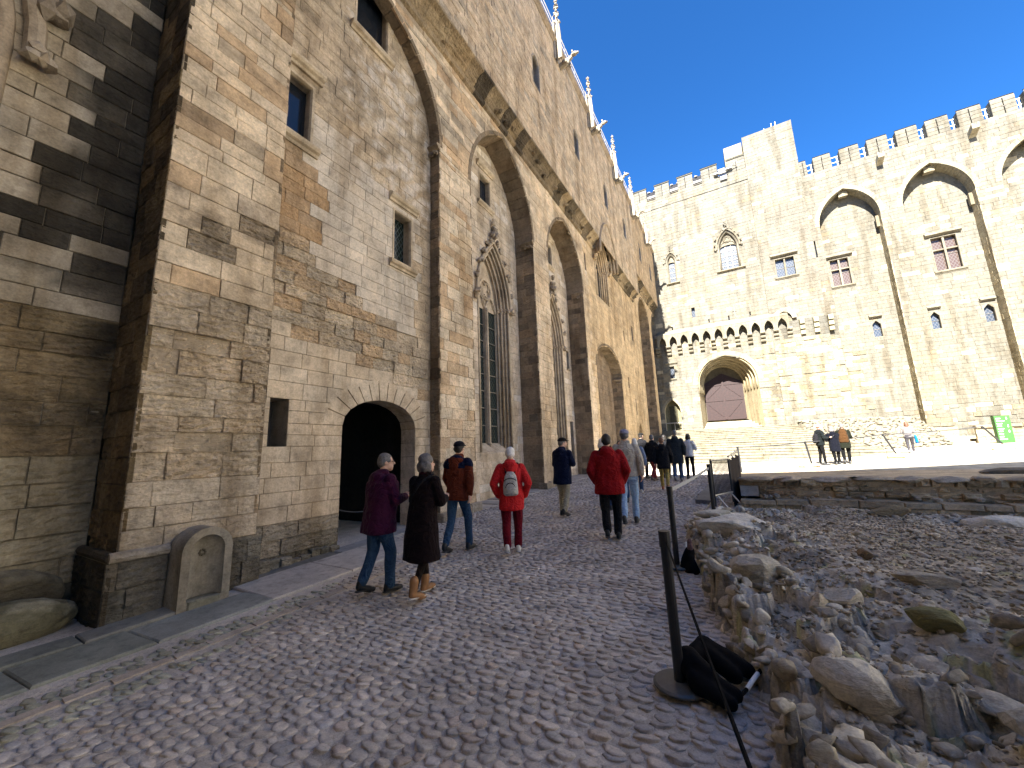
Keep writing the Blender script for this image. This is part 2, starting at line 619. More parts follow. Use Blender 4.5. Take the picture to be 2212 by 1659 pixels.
    def finish(s, parent, mat, limit=300, name='stone_block'):
        s.blocks.sort(key=lambda b: -b[0])
        for b in s.blocks[:limit]:
            if b[0] <= 0:
                break
            v, f, t = s.geo(b)
            MB().add(v, f, t).build(name, mat, parent)
        rest = MB()
        for b in s.blocks[limit:]:
            rest.add(*s.geo(b))
        rest.build('small_masonry', mat, parent, 'stuff')
        s.back.build('mortar', mat, parent)

def hexa(mb, fr, q, d0, d1, t, c=.008):
    """a solid stone from a quad in the wall plane, from depth d0 (inner) to d1 (outer), outer edges eased"""
    uc, zc = sum(p[0] for p in q) / len(q), sum(p[1] for p in q) / len(q)
    n = len(q)
    sh = [(uc + (u - uc) * (1 - c / max(.05, abs(u - uc) + abs(z - zc))), zc + (z - zc) * (1 - c / max(.05, abs(u - uc) + abs(z - zc)))) for u, z in q]
    V = [(u, z, d0) for u, z in q] + [(u, z, d1 - c) for u, z in q] + [(u, z, d1) for u, z in sh]
    F = [tuple(range(n - 1, -1, -1))]
    for lo in (0, n):
        F += [(lo + k, lo + (k + 1) % n, lo + n + (k + 1) % n, lo + n + k) for k in range(n)]
    F.append(tuple(2 * n + k for k in range(n)))
    mb.add(fr.PP(np.array(V)), F, t)
def cuboid(mb, fr, u0, u1, z0, z1, d0, d1, t, c=.006):
    hexa(mb, fr, [(u0, z0), (u1, z0), (u1, z1), (u0, z1)], d0, d1, t, c)
def arch_stones(parent, fr, A, ring, d0, d1, tint, mat, n=16, split=False, foot=None, name='voussoir', e=.007):
    """the ring of an arch: wedge stones that also make its underside"""
    inn, out = A.path(0, 40), A.path(ring, 40)
    cum = [0]
    for p, q in zip(inn, inn[1:]):
        cum.append(cum[-1] + math.dist(p, q))
    T = cum[-1]
    def at(path, s):
        for i in range(len(cum) - 1):
            if s <= cum[i + 1] + 1e-9:
                k = (s - cum[i]) / max(1e-9, cum[i + 1] - cum[i])
                return (lerp(path[i][0], path[i + 1][0], k), lerp(path[i][1], path[i + 1][1], k))
        return path[-1]
    mb = MB()
    for i in range(n):
        a, b = T * i / n + e, T * (i + 1) / n - e
        m = MB() if split else mb
        hexa(m, fr, [at(inn, a), at(inn, b), at(out, b), at(out, a)], d0, d1 + rng.uniform(-.004, .004), tint(A.c, A.zs), .008)
        if split:
            m.build(name, mat, parent)
    back = MB()
    for a, b, p, q in zip(inn, inn[1:], out, out[1:]):
        back.add(fr.PP(np.array([(*a, d1 - .022), (*b, d1 - .022), (*q, d1 - .022), (*p, d1 - .022)])), [(0, 1, 2, 3)], (.3, .25, .18, .3))
    back.build('ring_mortar', mat, parent)
    if not split:
        mb.build('arch_ring', mat, parent, 'stuff')
def sweep(mb, fr, path, d, r, t, n=8, closed=False, flat=1.0):
    v, f = tube_vf([fr.P(u, z, d) for u, z in path], r, n, closed, flat)
    mb.add(v, f, t)
def leaf(mb, fr, u, z, d, s, t):
    """a carved leaf clump"""
    for _ in range(4):
        o = rng.normal(scale=s * .35, size=3)
        v, f = blob_vf(fr.P(u + o[0], z + o[1], d + abs(o[2])), (s * .55, s * .5, s * .6), ICO1, .2)
        mb.add(v, f, t)
def moulded(mb, fr, u0, u1, z, prof, t, ends=True):
    """a straight moulding: prof is a list of (depth, height) from bottom to top"""
    n = len(prof)
    V = [(u0, z + h, d) for d, h in prof] + [(u1, z + h, d) for d, h in prof]
    V += [(u0, z + prof[-1][1], -.03), (u0, z + prof[0][1], -.03), (u1, z + prof[-1][1], -.03), (u1, z + prof[0][1], -.03)]
    F = [(k, k + n, k + n + 1, k + 1) for k in range(n - 1)]
    F += [(n - 1, 2 * n - 1, 2 * n + 2, 2 * n), (0, 2 * n + 1, 2 * n + 3, n)]
    F += [tuple(range(n)) + (2 * n, 2 * n + 1), tuple(range(2 * n - 1, n - 1, -1)) + (2 * n + 3, 2 * n + 2)]
    mb.add(fr.PP(np.array(V)), F, t)

HOOD = [(0, 0), (.05, .0), (.07, .05), (.12, .08), (.15, .13), (.15, .18), (.05, .24)]
SILL = [(0, 0), (.04, .0), (.06, .05), (.11, .08), (.13, .13), (.13, .17), (.03, .21)]
def window(parent, fr, u0, u1, z0, z1, pane, tint, mat, depth=.28, hood=None, sill=True, cross=False, hood_w=.18, arch=0.0, bars=0, surround=True, big=1.0, hood_prof=None):
    """square or round-headed window: reveal and moulded frame, with pane, sill, hood and bars as sub-parts"""
    A = Arch(u0, u1, z0, z1 - arch, arch) if arch else None
    loop = [(u0, z0), (u1, z0)] + ([(u, z) for u, z in A.path(0, 8)][::-1] if A else [(u1, z1), (u0, z1)])
    n = len(loop)
    m = MB()
    t = tint
    k = .05 * big
    def off(p, o):
        uc, zc = (u0 + u1) / 2, (z0 + z1) / 2
        return (p[0] + (o if p[0] > uc + 1e-6 else -o if p[0] < uc - 1e-6 else 0), p[1] + (o if p[1] > zc else -o))
    rings = [([off(p, k) for p in loop], -.03), ([off(p, k) for p in loop], .012), (loop, .012), ([off(p, -.02 * big) for p in loop], -.035), ([off(p, -.02 * big) for p in loop], -.10), (loop, -.11), (loop, -depth - .05)]
    if not surround:
        rings = [(loop, -.02), (loop, -depth - .05)]
    V = [(u, z, d) for L_, d in rings for u, z in L_]
    F = []
    for r in range(len(rings) - 1):
        F += [(r * n + i, r * n + (i + 1) % n, (r + 1) * n + (i + 1) % n, (r + 1) * n + i) for i in range(n)]
    m.add(fr.PP(np.array(V)), F, t)
    w = m.build('window', mat, parent)
    p = MB()
    p.add(fr.PP(np.array([(u, z, -depth) for u, z in loop])), [tuple(range(n))], (1, 1, 1, 0))
    p.build('pane', pane, w)
    if bars:
        b = MB()
        for i in range(1, bars + 1):
            z = lerp(z0, z1, i / (bars + 1))
            cuboid(b, fr, u0, u1, z - .012, z + .012, -depth, -depth + .03, (.2, .19, .17, 0), .002)
        b.build('glazing_bar', mat, w)
    if cross:
        zc, uc = cross, (u0 + u1) / 2
        b = MB()
        cuboid(b, fr, uc - .06, uc + .06, z0, z1, -depth + .01, -.06, t, .02)
        b.build('mullion', mat, w)
        if zc > 0:
            b = MB()
            cuboid(b, fr, u0, uc - .062, zc - .05, zc + .05, -depth + .01, -.075, t, .015)
            cuboid(b, fr, uc + .062, u1, zc - .05, zc + .05, -depth + .01, -.075, t, .015)
            b.build('transom', mat, w)
    if sill:
        b = MB()
        moulded(b, fr, u0 - .16 * big, u1 + .16 * big, z0 - .2 * big - .02, [(d * big, h_ * big) for d, h_ in SILL], t)
        b.build('sill', mat, w)
    if hood is not None:
        b = MB()
        moulded(b, fr, u0 - hood_w, u1 + hood_w, hood, [(d * big, h_ * big) for d, h_ in (hood_prof or HOOD)], t)
        b.build('hood', mat, w)
    return w

# ------------------------------------------------------------------ the shaded wing on the left
LX = -6.1
wing = thing('chapel_wing', 'tall shaded stone wing with deep arched bays running along the left of the street', 'building', (LX, 15, 0))
LF = Frame((LX, 0, 0), (0, 1, 0), (1, 0, 0))
def lf(x):
    return Frame((x, 0, 0), (0, 1, 0), (1, 0, 0))
WM = Masonry()
LIFTED_TAN, PALE, ORANGE, GREY, DARK, BROWN = (.66, .555, .41), (.57, .49, .38), (.48, .325, .18), (.42, .36, .275), (.05, .045, .036), (.42, .325, .215)  # shaded side's stone colours, raised to stand in for brighter shade
def mixc(a, b, t):
    return tuple(lerp(x, y, t) for x, y in zip(a, b))
def noise2(u, z, s=1.0, seed=0):
    return (math.sin(u * 2.1 * s + seed) + math.sin(z * 1.7 * s + seed * 2.3 + u) + math.sin((u + z) * 1.13 * s + seed * .7) + math.sin((u * .7 - z * 1.9) * s + seed)) / 4
def t_front(u, z):
    n = noise2(u, z, 1.3, 3)
    if u < 3.2:                                        # the buttress beside the fountain
        if z > 3.9:
            c, e, d = LIFTED_TAN, .35, .006
            if 4.4 < z < 5.35 and u > 1.95 and random.random() < .38:
                c, e, d = mixc(LIFTED_TAN, DARK, .30), 1.0, .022
            elif random.random() < .14:
                c = mixc(LIFTED_TAN, ORANGE, .6)
            elif random.random() < .1:
                c = mixc(LIFTED_TAN, PALE, .7)
            if z > 6 and random.random() < .12:
                c = mixc(c, DARK, .35)
        elif z > 1.35:
            c, e, d = mixc(LIFTED_TAN, PALE, random.uniform(0, .5)), 1.0, .016
            if random.random() < .5:
                c, e, d = mixc(LIFTED_TAN, BROWN, .25), 1.0, .028
        else:
            c, e, d = mixc(PALE, GREY, random.uniform(.1, .7)), .6, .010
            if z < .62:
                c, e, d = mixc(GREY, (.14, .125, .1), random.uniform(.2, .9)), .9, .014
        return col(c, .06, e), d
    if u < 12.4 and z < 12.9:                          # front of the second pier
        c = mixc(LIFTED_TAN, PALE, max(0, n))
        if random.random() < .3:
            c = mixc(c, ORANGE, .65)
        if z < 2.4:
            c = mixc(c, PALE, .4)
        if z > 10.5 and random.random() < .3:
            c = mixc(c, GREY, .8)
        return col(c, .12, .5), .008
    c = mixc(LIFTED_TAN, ORANGE, .12 + .25 * max(0, n))
    if random.random() < .15:
        c = mixc(c, PALE, .5)
    if u > 19:  # warm bounce from the sunlit court put into the stone colour
        c = mixc(c, (.5, .37, .21), .6)
    if z < 1.0:
        c = mixc(c, GREY, .4)
    return col(c, .07, .5), .008
def fnoise(u, z, s=1.0, seed=0.0):
    r, a = 0, 1
    for k in range(2):
        r += a * math.sin(u * 2.3 * s + seed + 1.7 * math.sin(z * 1.9 * s + seed * 1.3 + k)) * math.sin(z * 2.9 * s - seed + 1.3 * math.sin(u * 1.7 * s + k * 2))
        s *= 2.1
        a *= .6
    return r
def v_near(u, z, t):                                   # damp black stain spreading from the corner
    lim = float(np.interp(z, [3.55, 3.9, 4.1, 4.5, 4.9, 5.3, 5.8, 6.3, 6.8, 7.3, 9], [1.6, 1.15, .45, .52, .8, .74, 1.0, 1.08, .98, .85, .8]))
    f = fnoise(u, z, 1.5, 1)
    k = sstep(-.16, .12, u - lim + .08 * f) * sstep(3.45, 3.95, z)
    k = k * (.72 + .22 * fnoise(u, z, 1.8, 2)) * (.35 if t[3] == .26 else 1)
    if z < 3.5:
        k = .42 * sstep(.25, .9, fnoise(u, z, 1.0, 6) + (.25 if 2 < z < 2.7 else 0)) + .5 * sstep(1.25, 1.68, u + .06 * f)
    return mixc(t[:3], (.045, .041, .033), min(1, max(0, k))) + (t[3],)
def v_front(u, z, t):                                  # soot and rain marks on the buttress and piers
    k = 0
    if u < 3.2:
        k = .55 * sstep(.15, .75, fnoise(u * .8, z * 1.6, 2.0, 3)) * sstep(4.3, 4.9, z) * (1 - sstep(5.1, 5.6, z))
        k = max(k, .30 * sstep(.2, .9, fnoise(u * .7, z * 1.8, 1.5, 8)) * sstep(3.0, 6.5, z))
    elif z > 9:
        k = .35 * sstep(.1, .8, fnoise(u * .5, z, 1.2, 5))
    g = 1 + .08 * fnoise(u, z, 1.1, 9)
    return tuple(min(.8, q * g) for q in mixc(t[:3], (.13, .105, .075), k)) + (t[3],)
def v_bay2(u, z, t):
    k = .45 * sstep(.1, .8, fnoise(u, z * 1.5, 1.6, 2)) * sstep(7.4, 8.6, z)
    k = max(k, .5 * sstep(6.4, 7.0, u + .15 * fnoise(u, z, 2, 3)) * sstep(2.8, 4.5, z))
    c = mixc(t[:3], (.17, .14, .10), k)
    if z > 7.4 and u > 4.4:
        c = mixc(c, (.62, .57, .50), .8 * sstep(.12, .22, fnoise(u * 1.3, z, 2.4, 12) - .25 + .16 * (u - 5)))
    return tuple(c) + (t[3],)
def t_near(u, z):                                      # wall left of the buttress, half of it black with damp
    edge = .72 + .25 * noise2(u, z, 1.5, 1)
    blackness = 0
    if 3.75 < z < 9:
        lim = float(np.interp(z, [3.75, 3.9, 4.1, 4.5, 4.9, 5.3, 5.8, 6.3, 6.8, 7.3, 9], [1.55, 1.2, .35, .45, .75, .70, .98, 1.08, .98, .85, .8])) + .06 * noise2(u, z, 5, 2)
        blackness = 1 if u > lim else .6 if u > lim - .12 and random.random() < .35 else 0
    elif z <= 3.75:
        blackness = .25 if random.random() < .3 and z > 2.2 else 0
    c = mixc((.43, .385, .30), (.50, .45, .365), random.random())
    e = .25
    if z < 3.6:
        c = mixc((.44, .355, .23), (.36, .285, .17), random.random())
        e = .9 if z > 1.75 else .35
    if z < 1.75:
        c = mixc((.44, .40, .30), (.38, .345, .25), random.random())
    if z < .3:
        c = (.13, .125, .095)
    lim = float(np.interp(z, [3.55, 3.9, 4.1, 4.5, 4.9, 5.3, 5.8, 6.3, 6.8, 7.3, 9], [1.6, 1.15, .45, .52, .8, .74, 1.0, 1.08, .98, .85, .8]))
    if z > 3.6 and u > lim - .08:
        if random.random() < .12:
            e = .26
        else:
            c = mixc(c, (.05, .046, .037), random.uniform(.5, 1))
            e = .6
    return col(c, .07, e), (.016 if z < 3.6 else .007)
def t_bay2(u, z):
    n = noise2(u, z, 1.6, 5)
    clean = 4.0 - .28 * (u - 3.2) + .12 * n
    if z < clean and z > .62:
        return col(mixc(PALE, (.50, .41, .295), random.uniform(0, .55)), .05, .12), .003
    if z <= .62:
        return col(mixc(LIFTED_TAN, (.2, .185, .15), .25 + .75 * (1 - z / .7)), .14, .8), .014
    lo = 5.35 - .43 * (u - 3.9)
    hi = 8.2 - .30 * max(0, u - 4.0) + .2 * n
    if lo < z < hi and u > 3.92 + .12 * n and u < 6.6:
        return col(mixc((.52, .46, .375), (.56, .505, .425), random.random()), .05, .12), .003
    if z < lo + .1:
        c = mixc(LIFTED_TAN, GREY, random.uniform(0, .6))
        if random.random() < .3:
            c = mixc(LIFTED_TAN, ORANGE, .6)
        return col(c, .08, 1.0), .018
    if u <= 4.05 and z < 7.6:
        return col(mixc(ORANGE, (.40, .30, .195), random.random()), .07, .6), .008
    c = mixc(LIFTED_TAN, BROWN, .3 + .3 * random.random())
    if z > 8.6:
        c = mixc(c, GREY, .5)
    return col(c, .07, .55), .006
def t_bay(u, z):
    c = mixc((.56, .48, .38), (.51, .435, .34), random.random())
    if z > 9.5:  # greyer near the arch, recess shade put into the colour
        c = mixc(c, GREY, .5)
    if random.random() < .12:
        c = (.60, .55, .48)
    return col(c, .08, .25), .004
def t_side(u, z):  # shade on the bay cheeks put into a darker stone colour
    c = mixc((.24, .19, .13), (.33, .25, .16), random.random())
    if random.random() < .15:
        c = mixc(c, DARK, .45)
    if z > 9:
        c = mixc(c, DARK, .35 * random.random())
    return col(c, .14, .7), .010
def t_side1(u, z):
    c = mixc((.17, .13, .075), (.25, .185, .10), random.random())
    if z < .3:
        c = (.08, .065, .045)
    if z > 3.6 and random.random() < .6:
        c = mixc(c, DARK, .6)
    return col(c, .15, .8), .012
def t_upper(u, z):
    c = mixc((.56, .455, .325), (.49, .39, .275), random.random())
    if random.random() < .10:
        c = mixc(c, GREY, .8)
    if u > 30:
        c = mixc(c, (.5, .36, .2), .4)
    return col(c, .10, .6), .010
def t_ring(u, z):  # soot, with the shade of the soffits put into the colour
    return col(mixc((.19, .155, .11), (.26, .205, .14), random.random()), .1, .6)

BAY2 = Arch(3.12, 7.07, -1, 9.85, 2.7)
BAY3 = Arch(8.50, 12.57, -1, 9.7, 3.05)
BAY4 = Arch(13.95, 18.20, -1, 9.6, 2.85)
LOWA = Arch(19.55, 24.66, -1, 5.95, 1.55)
BAY5 = Arch(32.0, 36.3, -1, 12.3, 2.25)
BAY6 = Arch(37.55, 41.4, -1, 12.3, 2.25)
MIDW = Arch(20.55, 23.05, 10.3, 12.5, 1.9)
slots = [Rect(18.78, 18.98, 11.1, 12.1), Rect(26.1, 26.35, 8.9, 9.6), Rect(28.6, 29.2, 9.5, 10.65), Rect(26.3, 26.55, 5.6, 6.35), Rect(28.0, 28.25, 3.9, 5.0), Rect(30.6, 30.85, 2.2, 3.3)]
DOOR5 = Arch(28.0, 29.6, .3, 2.0, 1.3)
for r in slots:
    window(wing, LF, r.u0, r.u1, r.z0, r.z1, M_PANE, (.4, .32, .22, .3), M_CARVED, .25, None, False, surround=False)
WM.wall(LF, 1.68, 30.15, -.35, 13.0, [BAY2, BAY3, BAY4, LOWA, MIDW, DOOR5] + slots, h=lambda z: .27 if z < 5 else .25, w=lambda u, z: (.34, .74) if u < 13 else (.4, .8), tint=t_front, vt=v_front)
WM.wall(LF, 30.15, 39.5, -.35, 14.9, [BAY5, BAY6], h=.28, w=(.4, .9), tint=t_front)
# buttress return and the near wall
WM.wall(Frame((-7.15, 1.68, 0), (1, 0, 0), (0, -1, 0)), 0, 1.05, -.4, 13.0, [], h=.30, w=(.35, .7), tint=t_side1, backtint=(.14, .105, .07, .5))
WM.wall(lf(-7.15), -9, 1.68, -.4, 13.0, [Arch(-3.5, .36, 3.0, 6.7, 3.0)], h=lambda z: .30 if z < 3.6 else .27, w=(.36, .75), tint=t_near, joint=.010, backtint=(.30, .265, .2, .4), vt=v_near)
# recessed bays
DOOR = Arch(4.68, 6.58, -.6, 2.2, .56)
W1, W2, W3 = Rect(2.75, 3.72, 7.5, 8.75), Rect(4.62, 5.52, 11.28, 12.9), Rect(5.84, 6.38, 6.08, 7.34)
SLIT = Rect(3.35, 3.65, 1.82, 2.6)
class Ring(Arch):
    pass
VOU = Arch(4.29, 6.97, 2.2, 2.2, .95)
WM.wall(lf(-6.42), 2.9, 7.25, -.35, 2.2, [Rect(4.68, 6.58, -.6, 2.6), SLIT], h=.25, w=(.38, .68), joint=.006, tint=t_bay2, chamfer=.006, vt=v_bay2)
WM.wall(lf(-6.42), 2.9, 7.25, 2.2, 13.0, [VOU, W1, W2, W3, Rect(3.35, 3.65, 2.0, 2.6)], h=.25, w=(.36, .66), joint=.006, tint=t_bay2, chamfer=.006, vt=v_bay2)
G3 = Arch(9.86, 11.82, 1.62, 6.72, 2.2)
W5 = Rect(10.12, 10.80, 10.35, 11.45)
WM.wall(lf(-6.9), 8.2, 12.8, -.3, 13.0, [G3, W5], h=.25, w=(.4, .8), joint=.006, tint=t_bay)
G4 = Arch(15.1, 17.1, 1.6, 6.55, 2.3)
W6 = Rect(15.75, 16.46, 10.45, 11.55)
N4 = Rect(17.62, 17.92, 5.6, 6.5)
N4b = Rect(17.55, 17.95, 1.0, 2.95)
WM.wall(lf(-7.0), 13.7, 18.4, -.3, 13.0, [G4, W6, N4, N4b], h=.26, w=(.4, .8), joint=.006, tint=t_bay)
WM.wall(lf(-6.75), 19.3, 24.9, -.3, 7.8, [], h=.3, w=(.4, .8), tint=lambda u, z: (col(mixc((.26, .2, .14), (.2, .16, .12), random.random()), .12, .7), .008))
WM.wall(lf(-6.9), 31.8, 39.6, -.3, 15.0, [Rect(32.4, 33.2, 11.2, 13.0)], h=.3, w=(.4, .9), tint=lambda u, z: (col((.34, .25, .15), .12, .5), .008))
window(wing, lf(-6.9), 32.4, 33.2, 11.2, 13.0, M_PANE, (.4, .3, .2, .3), M_CARVED, .3, None, False, surround=False)
window(wing, lf(-7.0), N4.u0, N4.u1, N4.z0, N4.z1, M_PANE, (.42, .36, .28, .3), M_CARVED, .3, None, True, surround=False, big=.5)
window(wing, lf(-7.0), N4b.u0, N4b.u1, N4b.z0, N4b.z1, M_PANE, (.42, .36, .28, .3), M_CARVED, .3, None, False, surround=False)
# right and left cheeks of the bays
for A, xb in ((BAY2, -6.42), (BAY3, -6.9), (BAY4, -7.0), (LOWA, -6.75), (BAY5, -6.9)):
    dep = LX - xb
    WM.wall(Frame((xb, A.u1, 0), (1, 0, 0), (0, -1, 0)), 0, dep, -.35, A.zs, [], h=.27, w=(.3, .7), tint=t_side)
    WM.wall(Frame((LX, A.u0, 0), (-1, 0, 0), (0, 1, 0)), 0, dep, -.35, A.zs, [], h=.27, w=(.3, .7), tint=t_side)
    arch_stones(wing, LF, A, .13, -dep - .02, .010, t_ring, M_STONE, 22 if A is not LOWA else 18)
arch_stones(wing, LF, BAY6, .30, -.8, .012, t_ring, M_STONE, 22)
# capitals where the arches spring
for A, dep in ((BAY2, .32), (BAY3, .8), (BAY4, .9), (LOWA, .6)):
    m = MB()
    t = (.27, .22, .16, .6)
    fr = Frame((LX, A.u1, 0), (-1, 0, 0), (0, -1, 0))
    moulded(m, fr, -.02, min(dep, .5), A.zs - .14, [(0, 0), (.05, .02), (.08, .07), (.12, .1), (.12, .15), (.02, .17)], t)
    for k in range(3):
        leaf(m, fr, .06 + k * .12, A.zs - .22, .03, .09, t)
    m.build('capital', M_CARVED, wing)
# passage behind the round-headed doorway
m = MB()
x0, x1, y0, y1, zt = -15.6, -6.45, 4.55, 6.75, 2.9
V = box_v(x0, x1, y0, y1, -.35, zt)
m.add(V, [(0, 3, 7, 4), (0, 1, 2, 3), (4, 7, 6, 5), (0, 4, 5, 1), (3, 2, 6, 7)], (.035, .03, .024, .4))  # interior darkness put into the stone colour
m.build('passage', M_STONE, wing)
arch_stones(wing, lf(-6.42), DOOR, .42, -.45, .004, lambda u, z: col(mixc(PALE, (.50, .41, .295), random.uniform(0, .5)), .05, .12), M_STONE, 13, True)
for s_, u in ((0, DOOR.u0), (1, DOOR.u1)):
    m = MB()
    for k in range(8):
        z0, z1 = -.3 + k * .3125, -.3 + (k + 1) * .3125
        cuboid(m, Frame((-6.42, u, 0), (-1, 0, 0), (0, 1 if s_ == 0 else -1, 0)), .03, .45, z0 + .004, z1 - .004, -.3, .0, col(PALE, .06, .12))
    m.build('door_jamb', M_STONE, wing)
m = MB()
cuboid(m, lf(-6.42), 4.5, 6.8, -.3, -.02, -.5, .16, (.42, .40, .37, .3))
m.build('threshold', M_SLAB, wing)
m = MB()
for a in np.linspace(0, 1, 9)[:-1]:
    p = [(-6.9, lerp(4.72, 6.5, a + k / 48), .72 - .22 * math.sin(math.pi * (a + k / 48))) for k in range(7)]
    v, f = tube_vf(p, .012, 5)
    m.add(v, f, (.03, .03, .03, 0))
m.build('chain', M_IRON, wing)

# square windows of the wing
tw = (.48, .41, .31, .2)
window(wing, lf(-6.42), W1.u0, W1.u1, W1.z0, W1.z1, M_PANE, tw, M_CARVED, .22, 8.93, True, big=1.0)
window(wing, lf(-6.42), W2.u0, W2.u1, W2.z0, W2.z1, M_PANE, tw, M_CARVED, .22, None, True, big=1.0)
window(wing, lf(-6.42), W3.u0, W3.u1, W3.z0, W3.z1, M_LEAD, tw, M_CARVED, .26, 7.52, True, big=.9)
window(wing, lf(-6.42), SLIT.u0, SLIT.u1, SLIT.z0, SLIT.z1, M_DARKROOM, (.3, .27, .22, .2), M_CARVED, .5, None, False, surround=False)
window(wing, lf(-6.9), W5.u0, W5.u1, W5.z0, W5.z1, M_PANE, tw, M_CARVED, .2, 11.65, True, big=.9)
window(wing, lf(-7.0), W6.u0, W6.u1, W6.z0, W6.z1, M_PANE, tw, M_CARVED, .2, 11.75, True, big=.9)

def gothic(parent, fr, A, lights, pane, tint, hood_d=.1, depth=.42, rings=4, crock=5, finial=True, sill=True, bars=7, blind=True, mat=M_CARVED, tr=.05):
    """traceried window: nested jamb shafts, mullion, tracery, panes, bars, crocketed hood"""
    m = MB()
    n = 12
    # splay from wall face to glass
    prev = None
    for k in range(rings + 1):
        off = -k * (A.w * .30 / rings)
        d = -k * depth / rings
        p = A.path(off, n, A.z0)
        if prev is not None:
            pp, pd = prev
            V = [(u, z, pd) for u, z in pp] + [(u, z, d) for u, z in p]
            q = len(p)
            m.add(fr.PP(np.array(V)), [(i, i + 1, q + i + 1, q + i) for i in range(q - 1)], mixc(tint[:3], (0, 0, 0), .12))
        prev = (p, d)
    w = m.build('gothic_window', mat, parent)
    inner = -A.w * .30
    for k in range(rings):
        off = -(k + .3) * (A.w * .30 / rings)
        r_ = A.w * (.045 if k % 2 == 0 else .032)
        s_ = MB()
        sweep(s_, fr, A.path(off, n, A.z0), -k * depth / rings, r_, col(tint, .05, .2), 8)
        s_.build('jamb_shaft', mat, w, smooth=True)
    for sg in (-1, 1):
        c = MB()
        for k in range(rings):
            u = A.c + sg * (A.w - (k + .3) * A.w * .30 / rings)
            for j in range(3):
                v, f = blob_vf(fr.P(u + rng.normal() * .02, A.zs - .02 + j * .05, -k * depth / rings + .03), (.06, .06, .045), ICO1, .15)
                c.add(v, f, tint)
        c.build('capital', mat, w)
    wi = A.w + inner
    g = MB()
    pa = A.path(inner, n, A.z0 + .25)
    g.add(fr.PP(np.array([(u, z, -depth - .02) for u, z in pa])), [tuple(range(len(pa)))], (1, 1, 1, 0))
    g.build('pane', pane, w)
    zs = A.zs - .12
    if blind:
        b = MB()
        q = [(u, z) for u, z in A.path(inner, n) if True]
        q = [(q[0][0], zs)] + q + [(q[-1][0], zs)]
        b.add(fr.PP(np.array([(u, z, -depth + .02) for u, z in q])), [tuple(range(len(q)))], col(tint, .05, .15))
        b.build('tracery_panel', mat, w)
    tr_m = MB()
    dT = -depth + .06
    lw = 2 * wi / lights
    for i in range(lights):
        L = Arch(A.c - wi + i * lw + tr * .6, A.c - wi + (i + 1) * lw - tr * .6, zs, zs, lw * .72)
        sweep(tr_m, fr, L.path(0, 8), dT, tr * .7, tint, 6)
        # cusps
        for sg in (-1, 1):
            z = zs + lw * .34
            cu = L.c + sg * L.half(z) * .62
            sweep(tr_m, fr, [(L.c + sg * L.half(zs + lw * .08), zs + lw * .08), (cu, z), (L.c + sg * L.half(zs + lw * .55) * .9, zs + lw * .55)], dT - .01, tr * .4, tint, 5)
    rc = wi * .52
    zc = zs + lw * .62 + rc * .9
    zc = min(zc, A.top(inner) - rc * 1.25)
    sweep(tr_m, fr, [(A.c + rc * math.cos(a), zc + rc * math.sin(a)) for a in np.linspace(0, 2 * math.pi, 25)[:-1]], dT + .01, tr * .8, tint, 6, True)
    for k in range(4):
        a0 = k * math.pi / 2 + math.pi / 4
        cx, cz = A.c + rc * .45 * math.cos(a0), zc + rc * .45 * math.sin(a0)
        sweep(tr_m, fr, [(cx + rc * .42 * math.cos(a0 + t), cz + rc * .42 * math.sin(a0 + t)) for t in np.linspace(-2.0, 2.0, 10)], dT, tr * .5, tint, 5)
    tr_m.build('tracery', mat, w, smooth=True)
    for i in range(1, lights):
        u = A.c - wi + i * lw
        mu = MB()
        sweep(mu, fr, [(u, A.z0 + .02), (u, zs + .05)], -depth + .12, tr * .95, tint, 8)
        cuboid(mu, fr, u - tr * 1.3, u + tr * 1.3, A.z0 + .05, zs + .1, -depth - .02, -depth + .1, tint, .01)
        for z in (zs - .05, A.z0 + .28):
            v, f = blob_vf(fr.P(u, z, -depth + .13), (tr * 1.5, tr * 1.5, .07), ICO1, .1)
            mu.add(v, f, tint)
        mu.build('mullion', mat, w)
    for i in range(1, bars + 1):
        z = lerp(A.z0 + .3, zs, i / (bars + 1))
        b = MB()
        cuboid(b, fr, A.c - wi, A.c + wi, z - .012, z + .012, -depth - .015, -depth + .02, (.22, .2, .17, .1), .002)
        b.build('saddle_bar', M_CARVED, w)
    if sill:
        b = MB()
        V = [(A.c - A.w - .02, A.z0 - .05, .02), (A.c + A.w + .02, A.z0 - .05, .02), (A.c + wi, A.z0 + .3, -depth), (A.c - wi, A.z0 + .3, -depth), (A.c - A.w - .02, A.z0 - .3, .0), (A.c + A.w + .02, A.z0 - .3, .0)]
        b.add(fr.PP(np.array(V)), [(0, 1, 2, 3), (4, 5, 1, 0)], col(tint, .05, .2))
        b.build('sill', mat, w)
    h = MB()
    ho = A.w * .10
    hp = A.path(ho, n)
    sweep(h, fr, hp, hood_d * .6, A.w * .05, tint, 8)
    for sg in (-1, 1):
        u = A.c + sg * (A.w + ho)
        for k in range(5):
            o = rng.normal(scale=.05, size=3)
            v, f = blob_vf(fr.P(u + sg * .05 + o[0], A.zs - .02 + o[1], .08 + abs(o[2])), (.1, .09, .09), ICO1, .25)
            h.add(v, f, col(tint, .1))
    h.build('hood_mould', mat, w)
    dk = mixc(tint[:3], (.12, .11, .1), .45) + (.5,)
    for k in range(crock):
        for sg in (-1, 1):
            t = (k + 1) / (crock + .8)
            z = A.zs + (A.top(ho) - A.zs) * math.sin(t * math.pi / 2)
            u = A.c + sg * (A.half(z, ho) + A.w * .07)
            b = MB()
            leaf(b, fr, u, z + .05, .06, A.w * .13, dk)
            b.build('crocket', mat, w)
